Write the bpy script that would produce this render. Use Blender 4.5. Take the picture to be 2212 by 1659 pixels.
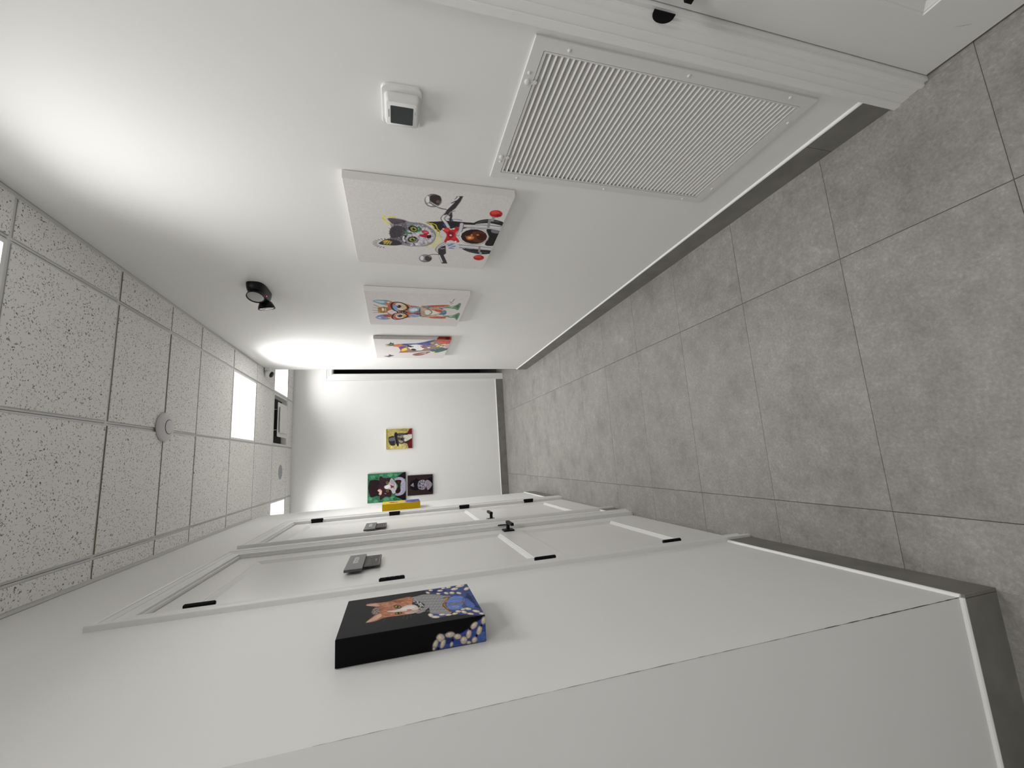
import bpy, bmesh, math, random
import numpy as np
from mathutils import Vector, Matrix

for _o in list(bpy.data.objects): bpy.data.objects.remove(_o)
scene = bpy.context.scene
COL = scene.collection

# ------------------------------------------------------------------ camera
# the photograph is a phone picture taken on its side: the corridor's "up" points to the left of the frame
CAM_F, CAM_YAW, CAM_PITCH, CAM_ROLL, CAM_H = 891.86, 0.1765, -0.2751, -0.0138, 1.6019
_d = Vector((math.sin(CAM_YAW)*math.cos(CAM_PITCH), math.cos(CAM_YAW)*math.cos(CAM_PITCH), math.sin(CAM_PITCH)))
_r0 = Vector((math.cos(CAM_YAW), -math.sin(CAM_YAW), 0)); _u0 = _r0.cross(_d)
_r = math.cos(CAM_ROLL)*_r0 + math.sin(CAM_ROLL)*_u0
_u = -math.sin(CAM_ROLL)*_r0 + math.cos(CAM_ROLL)*_u0
cam_data = bpy.data.cameras.new('camera')
cam_data.sensor_fit = 'HORIZONTAL'; cam_data.sensor_width = 36.0
cam_data.lens = CAM_F*36.0/2212.0; cam_data.clip_start = 0.02
cam = bpy.data.objects.new('camera', cam_data); COL.objects.link(cam)
cam.matrix_world = Matrix(((-_u.x, _r.x, -_d.x, 0), (-_u.y, _r.y, -_d.y, 0), (-_u.z, _r.z, -_d.z, CAM_H), (0, 0, 0, 1)))
scene.camera = cam

# ------------------------------------------------------------------ world, light level, exposure
world = bpy.data.worlds.new('world'); scene.world = world; world.use_nodes = True
world.node_tree.nodes['Background'].inputs[0].default_value = (0.8, 0.85, 0.9, 1)
world.node_tree.nodes['Background'].inputs[1].default_value = 0.05
PANEL_STRENGTH = 1.5           # glow of every diffuser sheet
PANEL_WATTS = 12.0              # beam of every panel (LED panels throw most of their light downwards)
PANEL_SPREAD = {(.2678, 1.185): 122, (.2678, 3.963): 136, (.8774, 5.197): 142, (-.9514, 5.197): 145}   # degrees; 150 for the others
PANEL_LEVEL = {(.2678, 1.185): .45, (.2678, 3.963): 1.50, (.8774, 5.197): .72, (-.9514, 5.197): .72, (.2678, -.65): .85, (-.9514, -.65): .22, (-1.561, -1.87): .50}   # output tuned per panel to balance brightness; last two panels added unseen
PANEL_COLOR = (1.0, 0.99, 0.975)
vs = scene.view_settings
vs.view_transform = 'Standard'; vs.look = 'None'; vs.gamma = 1.0; vs.use_curve_mapping = False
vs.exposure = 0.22

# ------------------------------------------------------------------ room dimensions (metres; corridor runs along +Y)
XR, XL = 1.064, -0.455         # right and left corridor walls
CZ = 2.933                     # face of the ceiling tiles
Y_CORNER = 0.843               # near left corner
Y_END_R, Y_END_L = 4.885, 4.915
Y_FAR = 6.116
X_WEST, X_EAST, Y_BACK = -2.4, 3.2, -2.6
BH = 0.125
random.seed(4)

# ------------------------------------------------------------------ helpers
def lin(c):
    if isinstance(c, str): c = tuple(int(c[i:i+2], 16)/255 for i in (0, 2, 4))
    return tuple(x/12.92 if x <= .04045 else ((x+.055)/1.055)**2.4 for x in c)

class NT:
    def __init__(s, name):
        s.m = bpy.data.materials.new(name); s.m.use_nodes = True
        s.t = s.m.node_tree; s.b = s.t.nodes['Principled BSDF']
    def n(s, kind, **kw):
        nd = s.t.nodes.new(kind)
        for k, v in kw.items():
            if k.startswith('i_'):
                key = k[2:]; key = int(key) if key.isdigit() else key.replace('_', ' ')
                nd.inputs[key].default_value = v
            else: setattr(nd, k, v)
        return nd
    def l(s, a, b): s.t.links.new(a, b)
    def ramp(s, src, stops):
        r = s.n('ShaderNodeValToRGB'); e = r.color_ramp.elements
        while len(e) < len(stops): e.new(.5)
        for i, (p, c) in enumerate(stops):
            e[i].position = p; e[i].color = c if len(c) == 4 else (*c, 1)
        s.l(src, r.inputs[0]); return r
    def bump(s, src, strength, dist=.001):
        b = s.n('ShaderNodeBump'); b.inputs['Strength'].default_value = strength; b.inputs['Distance'].default_value = dist
        s.l(src, b.inputs['Height']); s.l(b.outputs[0], s.b.inputs['Normal']); return b

def plain(name, col, rough=.5, metal=0, emit=0, bump=0, scale=300, spec=.5):
    t = NT(name); t.b.inputs['Base Color'].default_value = (*col, 1); t.b.inputs['Roughness'].default_value = rough
    t.b.inputs['Metallic'].default_value = metal; t.b.inputs['Specular IOR Level'].default_value = spec
    if emit:
        t.b.inputs['Emission Color'].default_value = (*col, 1); t.b.inputs['Emission Strength'].default_value = emit
    tc = t.n('ShaderNodeTexCoord'); nz = t.n('ShaderNodeTexNoise'); nz.inputs['Scale'].default_value = scale
    t.l(tc.outputs['Object'], nz.inputs['Vector'])
    mr = t.n('ShaderNodeMapRange'); mr.inputs['To Min'].default_value = max(0, rough-.03); mr.inputs['To Max'].default_value = min(1, rough+.03)
    t.l(nz.outputs[0], mr.inputs['Value']); t.l(mr.outputs[0], t.b.inputs['Roughness'])
    if bump: t.bump(nz.outputs[0], bump)
    return t.m

M = {}
def build_materials():
    # painted wall: eggshell with orange peel
    t = NT('painted_wall'); g = t.n('ShaderNodeNewGeometry')
    n1 = t.n('ShaderNodeTexNoise'); n1.inputs['Scale'].default_value = 260; n1.inputs['Detail'].default_value = 3
    n2 = t.n('ShaderNodeTexNoise'); n2.inputs['Scale'].default_value = 1.6
    t.l(g.outputs['Position'], n1.inputs['Vector']); t.l(g.outputs['Position'], n2.inputs['Vector'])
    r = t.ramp(n2.outputs[0], [(.3, (.855, .852, .838)), (.7, (.872, .870, .858))])
    t.l(r.outputs[0], t.b.inputs['Base Color']); t.b.inputs['Roughness'].default_value = .52
    t.bump(n1.outputs[0], .12, .0006); M['wall'] = t.m
    M['gloss'] = plain('white_gloss_paint', (.85, .846, .832), .30, bump=.03, scale=90)
    M['trim'] = plain('white_trim_paint', (.85, .846, .832), .36, bump=.03, scale=120)
    M['caulk'] = plain('white_caulk', (.88, .88, .86), .45)
    # ceiling tile face: white mineral fibre with fissures and pinholes
    t = NT('mineral_fibre_tile'); tc = t.n('ShaderNodeTexCoord'); oi = t.n('ShaderNodeObjectInfo')
    mul = t.n('ShaderNodeMath', operation='MULTIPLY', i_1=47.0); t.l(oi.outputs['Random'], mul.inputs[0])
    add = t.n('ShaderNodeVectorMath', operation='ADD'); t.l(tc.outputs['Object'], add.inputs[0]); t.l(mul.outputs[0], add.inputs[1])
    wn = t.n('ShaderNodeTexNoise'); wn.inputs['Scale'].default_value = 90; t.l(add.outputs[0], wn.inputs['Vector'])
    wv = t.n('ShaderNodeVectorMath', operation='SCALE'); wv.inputs['Scale'].default_value = .012; t.l(wn.outputs['Color'], wv.inputs[0])
    ad2 = t.n('ShaderNodeVectorMath', operation='ADD'); t.l(add.outputs[0], ad2.inputs[0]); t.l(wv.outputs[0], ad2.inputs[1])
    v1 = t.n('ShaderNodeTexVoronoi'); v1.inputs['Scale'].default_value = 92; t.l(ad2.outputs[0], v1.inputs['Vector'])
    n3 = t.n('ShaderNodeTexNoise'); n3.inputs['Scale'].default_value = 55; n3.inputs['Detail'].default_value = 2; t.l(add.outputs[0], n3.inputs['Vector'])
    mp = t.n('ShaderNodeMapping'); mp.inputs['Scale'].default_value = (1.0, 1.0, 1.0); t.l(ad2.outputs[0], mp.inputs['Vector'])
    n4 = t.n('ShaderNodeTexNoise'); n4.inputs['Scale'].default_value = 120; n4.inputs['Detail'].default_value = 1.5; n4.inputs['Distortion'].default_value = .8; t.l(mp.outputs[0], n4.inputs['Vector'])
    pin = t.ramp(v1.outputs['Distance'], [(.14, (1, 1, 1)), (.27, (0, 0, 0))])
    gate = t.ramp(n3.outputs[0], [(.45, (0, 0, 0)), (.53, (1, 1, 1))])
    fis = t.ramp(n4.outputs[0], [(.33, (1, 1, 1)), (.37, (0, 0, 0))])
    m1 = t.n('ShaderNodeMath', operation='MULTIPLY'); t.l(pin.outputs[0], m1.inputs[0]); t.l(gate.outputs[0], m1.inputs[1])
    mx = t.n('ShaderNodeMath', operation='MAXIMUM'); t.l(m1.outputs[0], mx.inputs[0]); t.l(fis.outputs[0], mx.inputs[1])
    cl = t.n('ShaderNodeMix', data_type='RGBA'); cl.inputs[6].default_value = (.87, .86, .838, 1); cl.inputs[7].default_value = (.20, .185, .165, 1)
    t.l(mx.outputs[0], cl.inputs[0]); t.l(cl.outputs[2], t.b.inputs['Base Color']); t.b.inputs['Roughness'].default_value = .9
    inv = t.n('ShaderNodeMath', operation='SUBTRACT'); inv.inputs[0].default_value = 1; t.l(mx.outputs[0], inv.inputs[1])
    t.bump(inv.outputs[0], .5, .002); M['ctile'] = t.m
    M['cedge'] = plain('raw_fibre_edge', (.26, .20, .14), .95)
    M['cedge2'] = plain('painted_fibre_edge', (.46, .45, .43), .95)
    M['tee'] = plain('ceiling_grid_steel', (.70, .70, .70), .42)
    M['plenum'] = plain('dark_plenum', (.05, .05, .05), .9)
    # floor tile: grey concrete-look porcelain
    t = NT('porcelain_floor_tile'); tc = t.n('ShaderNodeTexCoord'); oi = t.n('ShaderNodeObjectInfo')
    mul = t.n('ShaderNodeMath', operation='MULTIPLY', i_1=91.0); t.l(oi.outputs['Random'], mul.inputs[0])
    add = t.n('ShaderNodeVectorMath', operation='ADD'); t.l(tc.outputs['Object'], add.inputs[0]); t.l(mul.outputs[0], add.inputs[1])
    big = t.n('ShaderNodeTexNoise'); big.inputs['Scale'].default_value = 4.2; big.inputs['Detail'].default_value = 7; big.inputs['Roughness'].default_value = .66; t.l(add.outputs[0], big.inputs['Vector'])
    fine = t.n('ShaderNodeTexNoise'); fine.inputs['Scale'].default_value = 95; fine.inputs['Detail'].default_value = 5; fine.inputs['Roughness'].default_value = .75; t.l(add.outputs[0], fine.inputs['Vector'])
    mid = t.n('ShaderNodeTexNoise'); mid.inputs['Scale'].default_value = 22; mid.inputs['Detail'].default_value = 6; mid.inputs['Roughness'].default_value = .7; t.l(add.outputs[0], mid.inputs['Vector'])
    rb = t.ramp(big.outputs[0], [(.30, (.222, .212, .197)), (.48, (.288, .277, .260)), (.62, (.318, .307, .289)), (.75, (.376, .365, .345))])
    rf = t.ramp(fine.outputs[0], [(.32, (.80, .80, .80)), (.55, (1.0, 1.0, 1.0)), (.70, (1.22, 1.22, 1.22))])
    rm = t.ramp(mid.outputs[0], [(.30, (.84, .84, .84)), (.55, (1, 1, 1)), (.72, (1.16, 1.16, 1.16))])
    m1 = t.n('ShaderNodeMix', data_type='RGBA', blend_type='MULTIPLY'); m1.inputs[0].default_value = 1; t.l(rb.outputs[0], m1.inputs[6]); t.l(rf.outputs[0], m1.inputs[7])
    m2 = t.n('ShaderNodeMix', data_type='RGBA', blend_type='MULTIPLY'); m2.inputs[0].default_value = 1; t.l(m1.outputs[2], m2.inputs[6]); t.l(rm.outputs[0], m2.inputs[7])
    t.l(m2.outputs[2], t.b.inputs['Base Color'])
    rr = t.n('ShaderNodeMapRange'); rr.inputs['To Min'].default_value = .40; rr.inputs['To Max'].default_value = .62; t.l(mid.outputs[0], rr.inputs['Value']); t.l(rr.outputs[0], t.b.inputs['Roughness'])
    t.bump(fine.outputs[0], .18, .0008); M['floor'] = t.m
    M['grout'] = plain('dark_grout', (.105, .10, .092), .9)
    t = NT('baseboard_tile'); g = t.n('ShaderNodeNewGeometry'); nz = t.n('ShaderNodeTexNoise'); nz.inputs['Scale'].default_value = 9; nz.inputs['Detail'].default_value = 6
    t.l(g.outputs['Position'], nz.inputs['Vector']); r = t.ramp(nz.outputs[0], [(.3, (.16, .153, .137)), (.7, (.22, .212, .192))]); t.l(r.outputs[0], t.b.inputs['Base Color']); t.b.inputs['Roughness'].default_value = .42; M['base'] = t.m
    M['black'] = plain('black_hardware', (.006, .006, .007), .42, spec=.12)
    M['blackplastic'] = plain('black_plastic', (.006, .006, .007), .30, spec=.25)
    M['plastic'] = plain('white_plastic', (.80, .80, .785), .38)
    M['greyplastic'] = plain('warm_white_plastic', (.66, .65, .66), .5)
    M['screen'] = plain('dark_glass_screen', (.035, .042, .045), .18)
    M['greymark'] = plain('grey_print', (.30, .30, .34), .6)
    M['grille'] = plain('white_enamel', (.76, .755, .74), .40)
    M['darkvoid'] = plain('dark_void', (.012, .012, .013), .9)
    M['screw'] = plain('painted_screw', (.78, .78, .77), .3)
    M['signdark'] = plain('grey_acrylic', (.095, .095, .10), .30, spec=.3)
    M['signplate'] = plain('charcoal_plate', (.055, .05, .05), .45, spec=.2)
    M['signtext'] = plain('white_lettering', (.78, .78, .80), .5)
    M['signgrey'] = plain('grey_lettering', (.27, .265, .275), .5)
    M['lens'] = plain('clear_reflector_lens', (.55, .55, .56), .12, metal=.55, bump=.5, scale=55)
    M['led'] = plain('red_indicator', (1, .05, .08), .4, emit=1.6)
    M['speaker'] = plain('blue_grey_perforated_grille', (.36, .39, .41), .7)
    M['room_dark'] = plain('unlit_room_dark', (.006, .008, .014), .6)  # lack of light in the far room, put into its colour
    M['smudge'] = plain('dark_scuff', (.10, .095, .09), .9)
    M['smudge2'] = plain('faint_scuff', (.34, .33, .32), .9)
    t = NT('light_diffuser'); t.b.inputs['Base Color'].default_value = (.9, .9, .9, 1)
    t.b.inputs['Emission Color'].default_value = (*PANEL_COLOR, 1); t.b.inputs['Emission Strength'].default_value = PANEL_STRENGTH
    tc = t.n('ShaderNodeTexCoord'); nz = t.n('ShaderNodeTexNoise'); nz.inputs['Scale'].default_value = 400; t.l(tc.outputs['Object'], nz.inputs['Vector']); t.bump(nz.outputs[0], .05); M['diffuser'] = t.m
    # printed canvas: colour comes from the print itself
    t = NT('printed_canvas'); at = t.n('ShaderNodeAttribute'); at.attribute_name = 'print'; t.l(at.outputs['Color'], t.b.inputs['Base Color'])
    tc = t.n('ShaderNodeTexCoord'); wv = t.n('ShaderNodeTexNoise'); wv.inputs['Scale'].default_value = 900; t.l(tc.outputs['Object'], wv.inputs['Vector']); t.bump(wv.outputs[0], .15, .0004)
    t.b.inputs['Roughness'].default_value = .6; t.b.inputs['Specular IOR Level'].default_value = .12; M['print'] = t.m
build_materials()

def obj(name, verts, faces, mat, parent=None, mi=None, smooth=False):
    me = bpy.data.meshes.new(name); me.from_pydata([tuple(v) for v in verts], [], faces)
    mats = mat if isinstance(mat, (list, tuple)) else [mat]
    for m in mats: me.materials.append(M[m] if isinstance(m, str) else m)
    if mi: me.polygons.foreach_set('material_index', mi)
    if smooth: me.polygons.foreach_set('use_smooth', [True]*len(me.polygons))
    me.update()
    return link(name, me, parent)
def link(name, me, parent=None):
    o = bpy.data.objects.new(name, me); COL.objects.link(o)
    if parent: o.parent = parent
    return o
def empty(name, loc=(0, 0, 0), rz=0, parent=None):
    o = bpy.data.objects.new(name, None); COL.objects.link(o); o.location = loc; o.rotation_euler = (0, 0, rz)
    o.empty_display_size = .05
    if parent: o.parent = parent
    return o
def tag(o, label, cat, group=None, kind=None):
    o['label'] = label; o['category'] = cat
    if group: o['group'] = group
    if kind: o['kind'] = kind
    return o
class B:
    """collects boxes / prisms for ONE mesh"""
    def __init__(s): s.v = []; s.f = []; s.mi = []
    def box(s, x0, x1, y0, y1, z0, z1, mi=0):
        i = len(s.v); s.v += [(x0, y0, z0), (x1, y0, z0), (x1, y1, z0), (x0, y1, z0), (x0, y0, z1), (x1, y0, z1), (x1, y1, z1), (x0, y1, z1)]
        s.f += [tuple(i+k for k in q) for q in ((0, 3, 2, 1), (4, 5, 6, 7), (0, 1, 5, 4), (1, 2, 6, 5), (2, 3, 7, 6), (3, 0, 4, 7))]; s.mi += [mi]*6; return s
    def prism(s, poly, z0, z1, mi=0):            # footprint polygon (ccw) extruded in z
        i = len(s.v); n = len(poly); s.v += [(x, y, z0) for x, y in poly]+[(x, y, z1) for x, y in poly]
        s.f.append(tuple(i+k for k in reversed(range(n)))); s.f.append(tuple(i+n+k for k in range(n))); s.mi += [mi, mi]
        for k in range(n): s.f.append((i+k, i+(k+1) % n, i+n+(k+1) % n, i+n+k)); s.mi.append(mi)
        return s
    def loft(s, rings, mi=0, cap0=True, cap1=True):
        i = len(s.v); n = len(rings[0])
        for r in rings: s.v += [tuple(p) for p in r]
        for a in range(len(rings)-1):
            for k in range(n):
                s.f.append((i+a*n+k, i+a*n+(k+1) % n, i+(a+1)*n+(k+1) % n, i+(a+1)*n+k)); s.mi.append(mi)
        if cap0: s.f.append(tuple(i+k for k in reversed(range(n)))); s.mi.append(mi)
        if cap1: s.f.append(tuple(i+(len(rings)-1)*n+k for k in range(n))); s.mi.append(mi)
        return s
    def cyl(s, c, axis, r0, r1, h, n=20, mi=0):
        a = Vector(axis).normalized(); t = Vector((0, 0, 1)) if abs(a.z) < .9 else Vector((1, 0, 0))
        p = a.cross(t).normalized(); q = a.cross(p); c = Vector(c)
        ring = lambda r, o: [c+a*o+p*(r*math.cos(2*math.pi*k/n))+q*(r*math.sin(2*math.pi*k/n)) for k in range(n)]
        return s.loft([ring(r0, 0), ring(r1, h)], mi)
    def lathe(s, c, axis, prof, n=28, mi=0):     # prof: (radius, offset along axis)
        a = Vector(axis).normalized(); t = Vector((0, 0, 1)) if abs(a.z) < .9 else Vector((1, 0, 0))
        p = a.cross(t).normalized(); q = a.cross(p); c = Vector(c)
        return s.loft([[c+a*o+p*(r*math.cos(2*math.pi*k/n))+q*(r*math.sin(2*math.pi*k/n)) for k in range(n)] for r, o in prof], mi)
    def done(s, name, mat, parent=None, smooth=False):
        me = bpy.data.meshes.new(name); me.from_pydata([tuple(v) for v in s.v], [], s.f)
        for m in (mat if isinstance(mat, (list, tuple)) else [mat]): me.materials.append(M[m] if isinstance(m, str) else m)
        me.polygons.foreach_set('material_index', s.mi)
        bm = bmesh.new(); bm.from_mesh(me); bmesh.ops.recalc_face_normals(bm, faces=bm.faces); bm.to_mesh(me); bm.free()
        if smooth:
            me.polygons.foreach_set('use_smooth', [True]*len(me.polygons)); me.set_sharp_from_angle(angle=math.radians(38))
        me.update(); return link(name, me, parent)
def rrect(cx, cz, w, h, r, n=5):                 # rounded rectangle outline in local x/z
    pts = []
    for sx, sz, a0 in ((1, 1, 0), (-1, 1, 90), (-1, -1, 180), (1, -1, 270)):
        for k in range(n+1):
            a = math.radians(a0+90*k/n); pts.append((cx+sx*(w/2-r)+r*math.cos(a), cz+sz*(h/2-r)+r*math.sin(a)))
    return pts
def rslab(b, cx, cz, w, h, r, y_back, y_front, bev=.002, mi=0):   # rounded slab, front faces -y
    o = rrect(cx, cz, w, h, r); i = rrect(cx, cz, w-2*bev, h-2*bev, max(r-bev, .0005))
    s = 1 if y_front < y_back else -1
    b.loft([[(x, y_back, z) for x, z in o], [(x, y_front+s*bev, z) for x, z in o], [(x, y_front, z) for x, z in i]], mi)
LEFT, RIGHT = math.radians(90), math.radians(-90)   # viewer frame on a wall: x right, y into the wall, z up
def wall_frame(name, wall, along, z=0.0):
    if wall == 'R': return empty(name, (XR, along, z), RIGHT)
    if wall == 'L': return empty(name, (XL, along, z), LEFT)
    return empty(name, (along, Y_FAR, z), 0)

# ================================================================== THE SETTING
def struct(o, label, cat): return tag(o, label, cat, kind='structure')

def build_walls():
    T = .12
    b = B()   # right wall, door opening Y -0.232..0.712
    b.box(XR, XR+T, Y_BACK, -.232, 0, 3.0).box(XR, XR+T, -.232, .712, 2.447, 3.0).box(XR, XR+T, .712, .858, 0, 3.0).box(XR, XR+T, .858, 1.356, 0, .316).box(XR, XR+T, .858, 1.356, 1.212, 3.0).box(XR, XR+T, 1.356, Y_END_R, 0, 3.0)
    struct(b.done('wall_right', 'wall'), 'long white painted corridor wall carrying the air grille and three white canvases', 'wall')
    b = B(); d1, d2 = (1.758, 2.718), (3.047, 4.013)
    b.prism([(XL, Y_CORNER), (XL, d1[0]), (XL-T, d1[0]), (XL-T, Y_CORNER+T)], 0, 3.0)
    b.box(XL-T, XL, d1[0], d1[1], 2.447, 3.0).box(XL-T, XL, d1[1], d2[0], 0, 3.0).box(XL-T, XL, d2[0], d2[1], 2.447, 3.0).box(XL-T, XL, d2[1], Y_END_L, 0, 3.0)
    wl = struct(b.done('wall_left', 'wall'), 'white corridor wall with two panelled doors side by side', 'wall')
    b = B().prism([(XL, Y_CORNER), (XL-T, Y_CORNER+T), (X_WEST, Y_CORNER+T), (X_WEST, Y_CORNER)], 0, 3.0)
    wn = struct(b.done('wall_near_left', 'wall'), 'blank grey-white wall face turning away at the near left corner', 'wall')
    b = B(); ox = (1.255, 2.205)
    b.box(-3.0, ox[0], Y_FAR, Y_FAR+T, 0, 3.0).box(ox[0], ox[1], Y_FAR, Y_FAR+T, 2.458, 3.0).box(ox[1], X_EAST, Y_FAR, Y_FAR+T, 0, 3.0)
    struct(b.done('wall_far', 'wall'), 'white end wall of the corridor with three small animal portraits', 'wall')
    struct(B().box(XR+T, X_EAST, Y_END_R-T, Y_END_R, 0, 3.0).done('wall_side_right', 'wall'), 'white wall of the side passage behind the right corridor wall', 'wall')
    struct(B().box(-3.0, XL-T, Y_END_L-T, Y_END_L, 0, 3.0).done('wall_side_left', 'wall'), 'white wall of the side passage behind the left corridor wall', 'wall')
    struct(B().box(X_EAST, X_EAST+T, Y_END_R-T, Y_FAR+T, 0, 3.0).done('wall_east', 'wall'), 'white end wall of the right side passage', 'wall')
    struct(B().box(-3.0-T, -3.0, Y_END_L-T, Y_FAR+T, 0, 3.0).done('wall_west', 'wall'), 'white end wall of the left side passage', 'wall')
    struct(B().box(X_WEST-T, X_WEST, Y_BACK, Y_CORNER+T, 0, 3.0).done('wall_near_west', 'wall'), 'white side wall of the near lobby', 'wall')
    struct(B().box(X_WEST-T, XR+T, Y_BACK-T, Y_BACK, 0, 3.0).done('wall_back', 'wall'), 'white wall behind the viewer', 'wall')
    # room behind far right doorway, its unlit darkness put into the wall colour
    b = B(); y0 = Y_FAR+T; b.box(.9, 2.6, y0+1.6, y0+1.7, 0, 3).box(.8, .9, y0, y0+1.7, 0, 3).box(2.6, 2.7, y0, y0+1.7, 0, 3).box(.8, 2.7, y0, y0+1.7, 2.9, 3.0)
    struct(b.done('wall_dark_room', 'room_dark'), 'unlit dark room seen through the far doorway', 'wall')
    # dark jagged hairline running up the near left corner, and small chips beside it
    rnd = random.Random(3); pts = []; z = .14
    while z < 1.75:
        w = .0013*(1-(z-.14)/1.9)*rnd.uniform(.35, 1.3); pts.append((z, w, rnd.uniform(-.0006, .0006))); z += rnd.uniform(.008, .02)
    v = []; f = []
    for z, w, j in pts: v += [(XL+.0006+w, Y_CORNER-.0006+j, z), (XL+.0006-w*.3, Y_CORNER-.0008-w*.8, z)]
    for k in range(len(pts)-1): f.append((2*k, 2*k+1, 2*k+3, 2*k+2))
    n1 = sum(1 for q in pts if q[0] < .62)
    obj('corner_crack', v[:2*n1+2], f[:n1], 'smudge', wn); obj('corner_hairline', v, f[n1:], 'smudge2', wn)
build_walls()

def build_floor():
    T0 = -.003
    b = B().box(X_WEST, XR, Y_BACK, Y_END_R, -.05, T0).box(-3.0, X_EAST, Y_END_R-.001, Y_FAR, -.05, T0).box(XR, XR+.12, -.232, .712, -.05, T0).box(XL-.12, XL, 1.75, 4.02, -.05, T0).box(.9, 2.6, Y_FAR, Y_FAR+1.8, -.05, T0)
    fl = struct(b.done('floor', 'grout'), 'grey concrete-look tiled corridor floor', 'floor')
    cache = {}
    XE = [.6437+.9094*k for k in range(-4, 4)]; YE = [1.0518+.4583*k for k in range(-8, 13)]
    # (x0,x1,y0,y1) areas to tile; edges that lie on an area border get no joint
    areas = [(XL, XR, Y_BACK, Y_FAR), (X_WEST, XL, Y_BACK, Y_CORNER), (XR, X_EAST, Y_END_R, Y_FAR), (-3.0, XL, Y_END_L, Y_FAR), (XR, XR+.12, -.232, .712), (XL-.12, XL, 1.758, 2.718), (XL-.12, XL, 3.047, 4.013), (1.255, 2.205, Y_FAR, Y_FAR+.35)]
    g = .0011; gc = .0006
    for ax0, ax1, ay0, ay1 in areas:
        for i in range(len(XE)-1):
            for j in range(len(YE)-1):
                x0, x1 = max(XE[i], ax0), min(XE[i+1], ax1); y0, y1 = max(YE[j], ay0), min(YE[j+1], ay1)
                if x1-x0 < .012 or y1-y0 < .012: continue
                x0 += g if x0 == XE[i] else 0; x1 -= g if x1 == XE[i+1] else 0
                y0 += gc if y0 == YE[j] else 0; y1 -= gc if y1 == YE[j+1] else 0
                w, h = round(x1-x0, 5), round(y1-y0, 5); key = (w, h)
                if key not in cache:
                    bb = B(); e = .0008
                    r = lambda d, z: [(-w/2+d, -h/2+d, z), (w/2-d, -h/2+d, z), (w/2-d, h/2-d, z), (-w/2+d, h/2-d, z)]
                    bb.loft([r(0, -.008), r(0, -e), r(e, 0)])
                    o = bb.done('floor_tile', 'floor', fl); cache[key] = o.data
                else: o = link('floor_tile', cache[key], fl)
                o.location = ((x0+x1)/2, (y0+y1)/2, random.uniform(-.0003, .0003))
build_floor()

def build_baseboards():
    th = .008
    def run(name, label, p0, p1, nrm, h, pieces, cap_to=None):
        """tiled skirting from p0 to p1 (xy); nrm points into the corridor"""
        p0, p1, nrm = Vector((*p0, 0)), Vector((*p1, 0)), Vector((*nrm, 0)); L = (p1-p0).length; d = (p1-p0)/L
        root = empty(name, p0); struct(root, label, 'baseboard')
        for a, c in pieces:
            c = min(c, L); a += .0008; c -= .0008
            q = [p0+d*a, p0+d*c, p0+d*c+nrm*th, p0+d*a+nrm*th]
            o = B().prism([(v.x-p0.x, v.y-p0.y) for v in q], 0, h).done('baseboard_tile', 'base', root)
        prof = [(0, h), (th, h), (th, h+.003), (th*.75, h+.0065), (0, h+.010)]
        ring = lambda t: [(d*t+nrm*o)+Vector((0, 0, z)) for o, z in prof]
        B().loft([ring(0), ring(L)]).done('white_cap_bead', 'caulk', root)
    def seg(L, first, step=.914):
        out = []; a = 0; c = first
        while a < L-.01: out.append((a, min(c, L))); a = c; c += step
        return out
    run('baseboard_right', 'grey tile skirting with a white bead along the right corridor wall', (XR, .803), (XR, Y_END_R), (-1, 0), BH, seg(Y_END_R-.803, .20, .914))
    run('baseboard_right_end', 'grey tile skirting around the end of the right wall', (XR, Y_END_R), (X_EAST, Y_END_R), (0, 1), BH, seg(2.1, .6))
    run('baseboard_left_near', 'grey tile skirting between the near left corner and the first door', (XL, Y_CORNER), (XL, 1.672), (1, 0), .130, seg(.83, .83))
    run('baseboard_near_left', 'grey tile skirting below the near left wall face', (X_WEST, Y_CORNER), (XL, Y_CORNER), (0, -1), .130, seg(1.945, 1.03))
    run('baseboard_left_middle', 'short piece of grey tile skirting between the two left doors', (XL, 2.802), (XL, 2.962), (1, 0), .118, seg(.16, .2))
    run('baseboard_left_far', 'grey tile skirting beyond the second left door', (XL, 4.096), (XL, Y_END_L), (1, 0), .118, seg(.82, .9))
    run('baseboard_far', 'grey tile skirting along the end wall', (-3.0, Y_FAR), (1.172, Y_FAR), (0, -1), .110, seg(4.17, .75))
    run('baseboard_right_near', 'grey tile skirting on the right wall before the near door', (XR, Y_BACK), (XR, -.33), (-1, 0), BH, seg(2.27, .914))
    # end pieces that wrap the near corner so the two runs meet
    c = B().box(XL-.0005, XL+th, Y_CORNER-th, Y_CORNER, 0, .130).done('baseboard_corner', 'base'); struct(c, 'grey tile skirting corner piece at the near left corner', 'baseboard')
build_baseboards()

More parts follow.
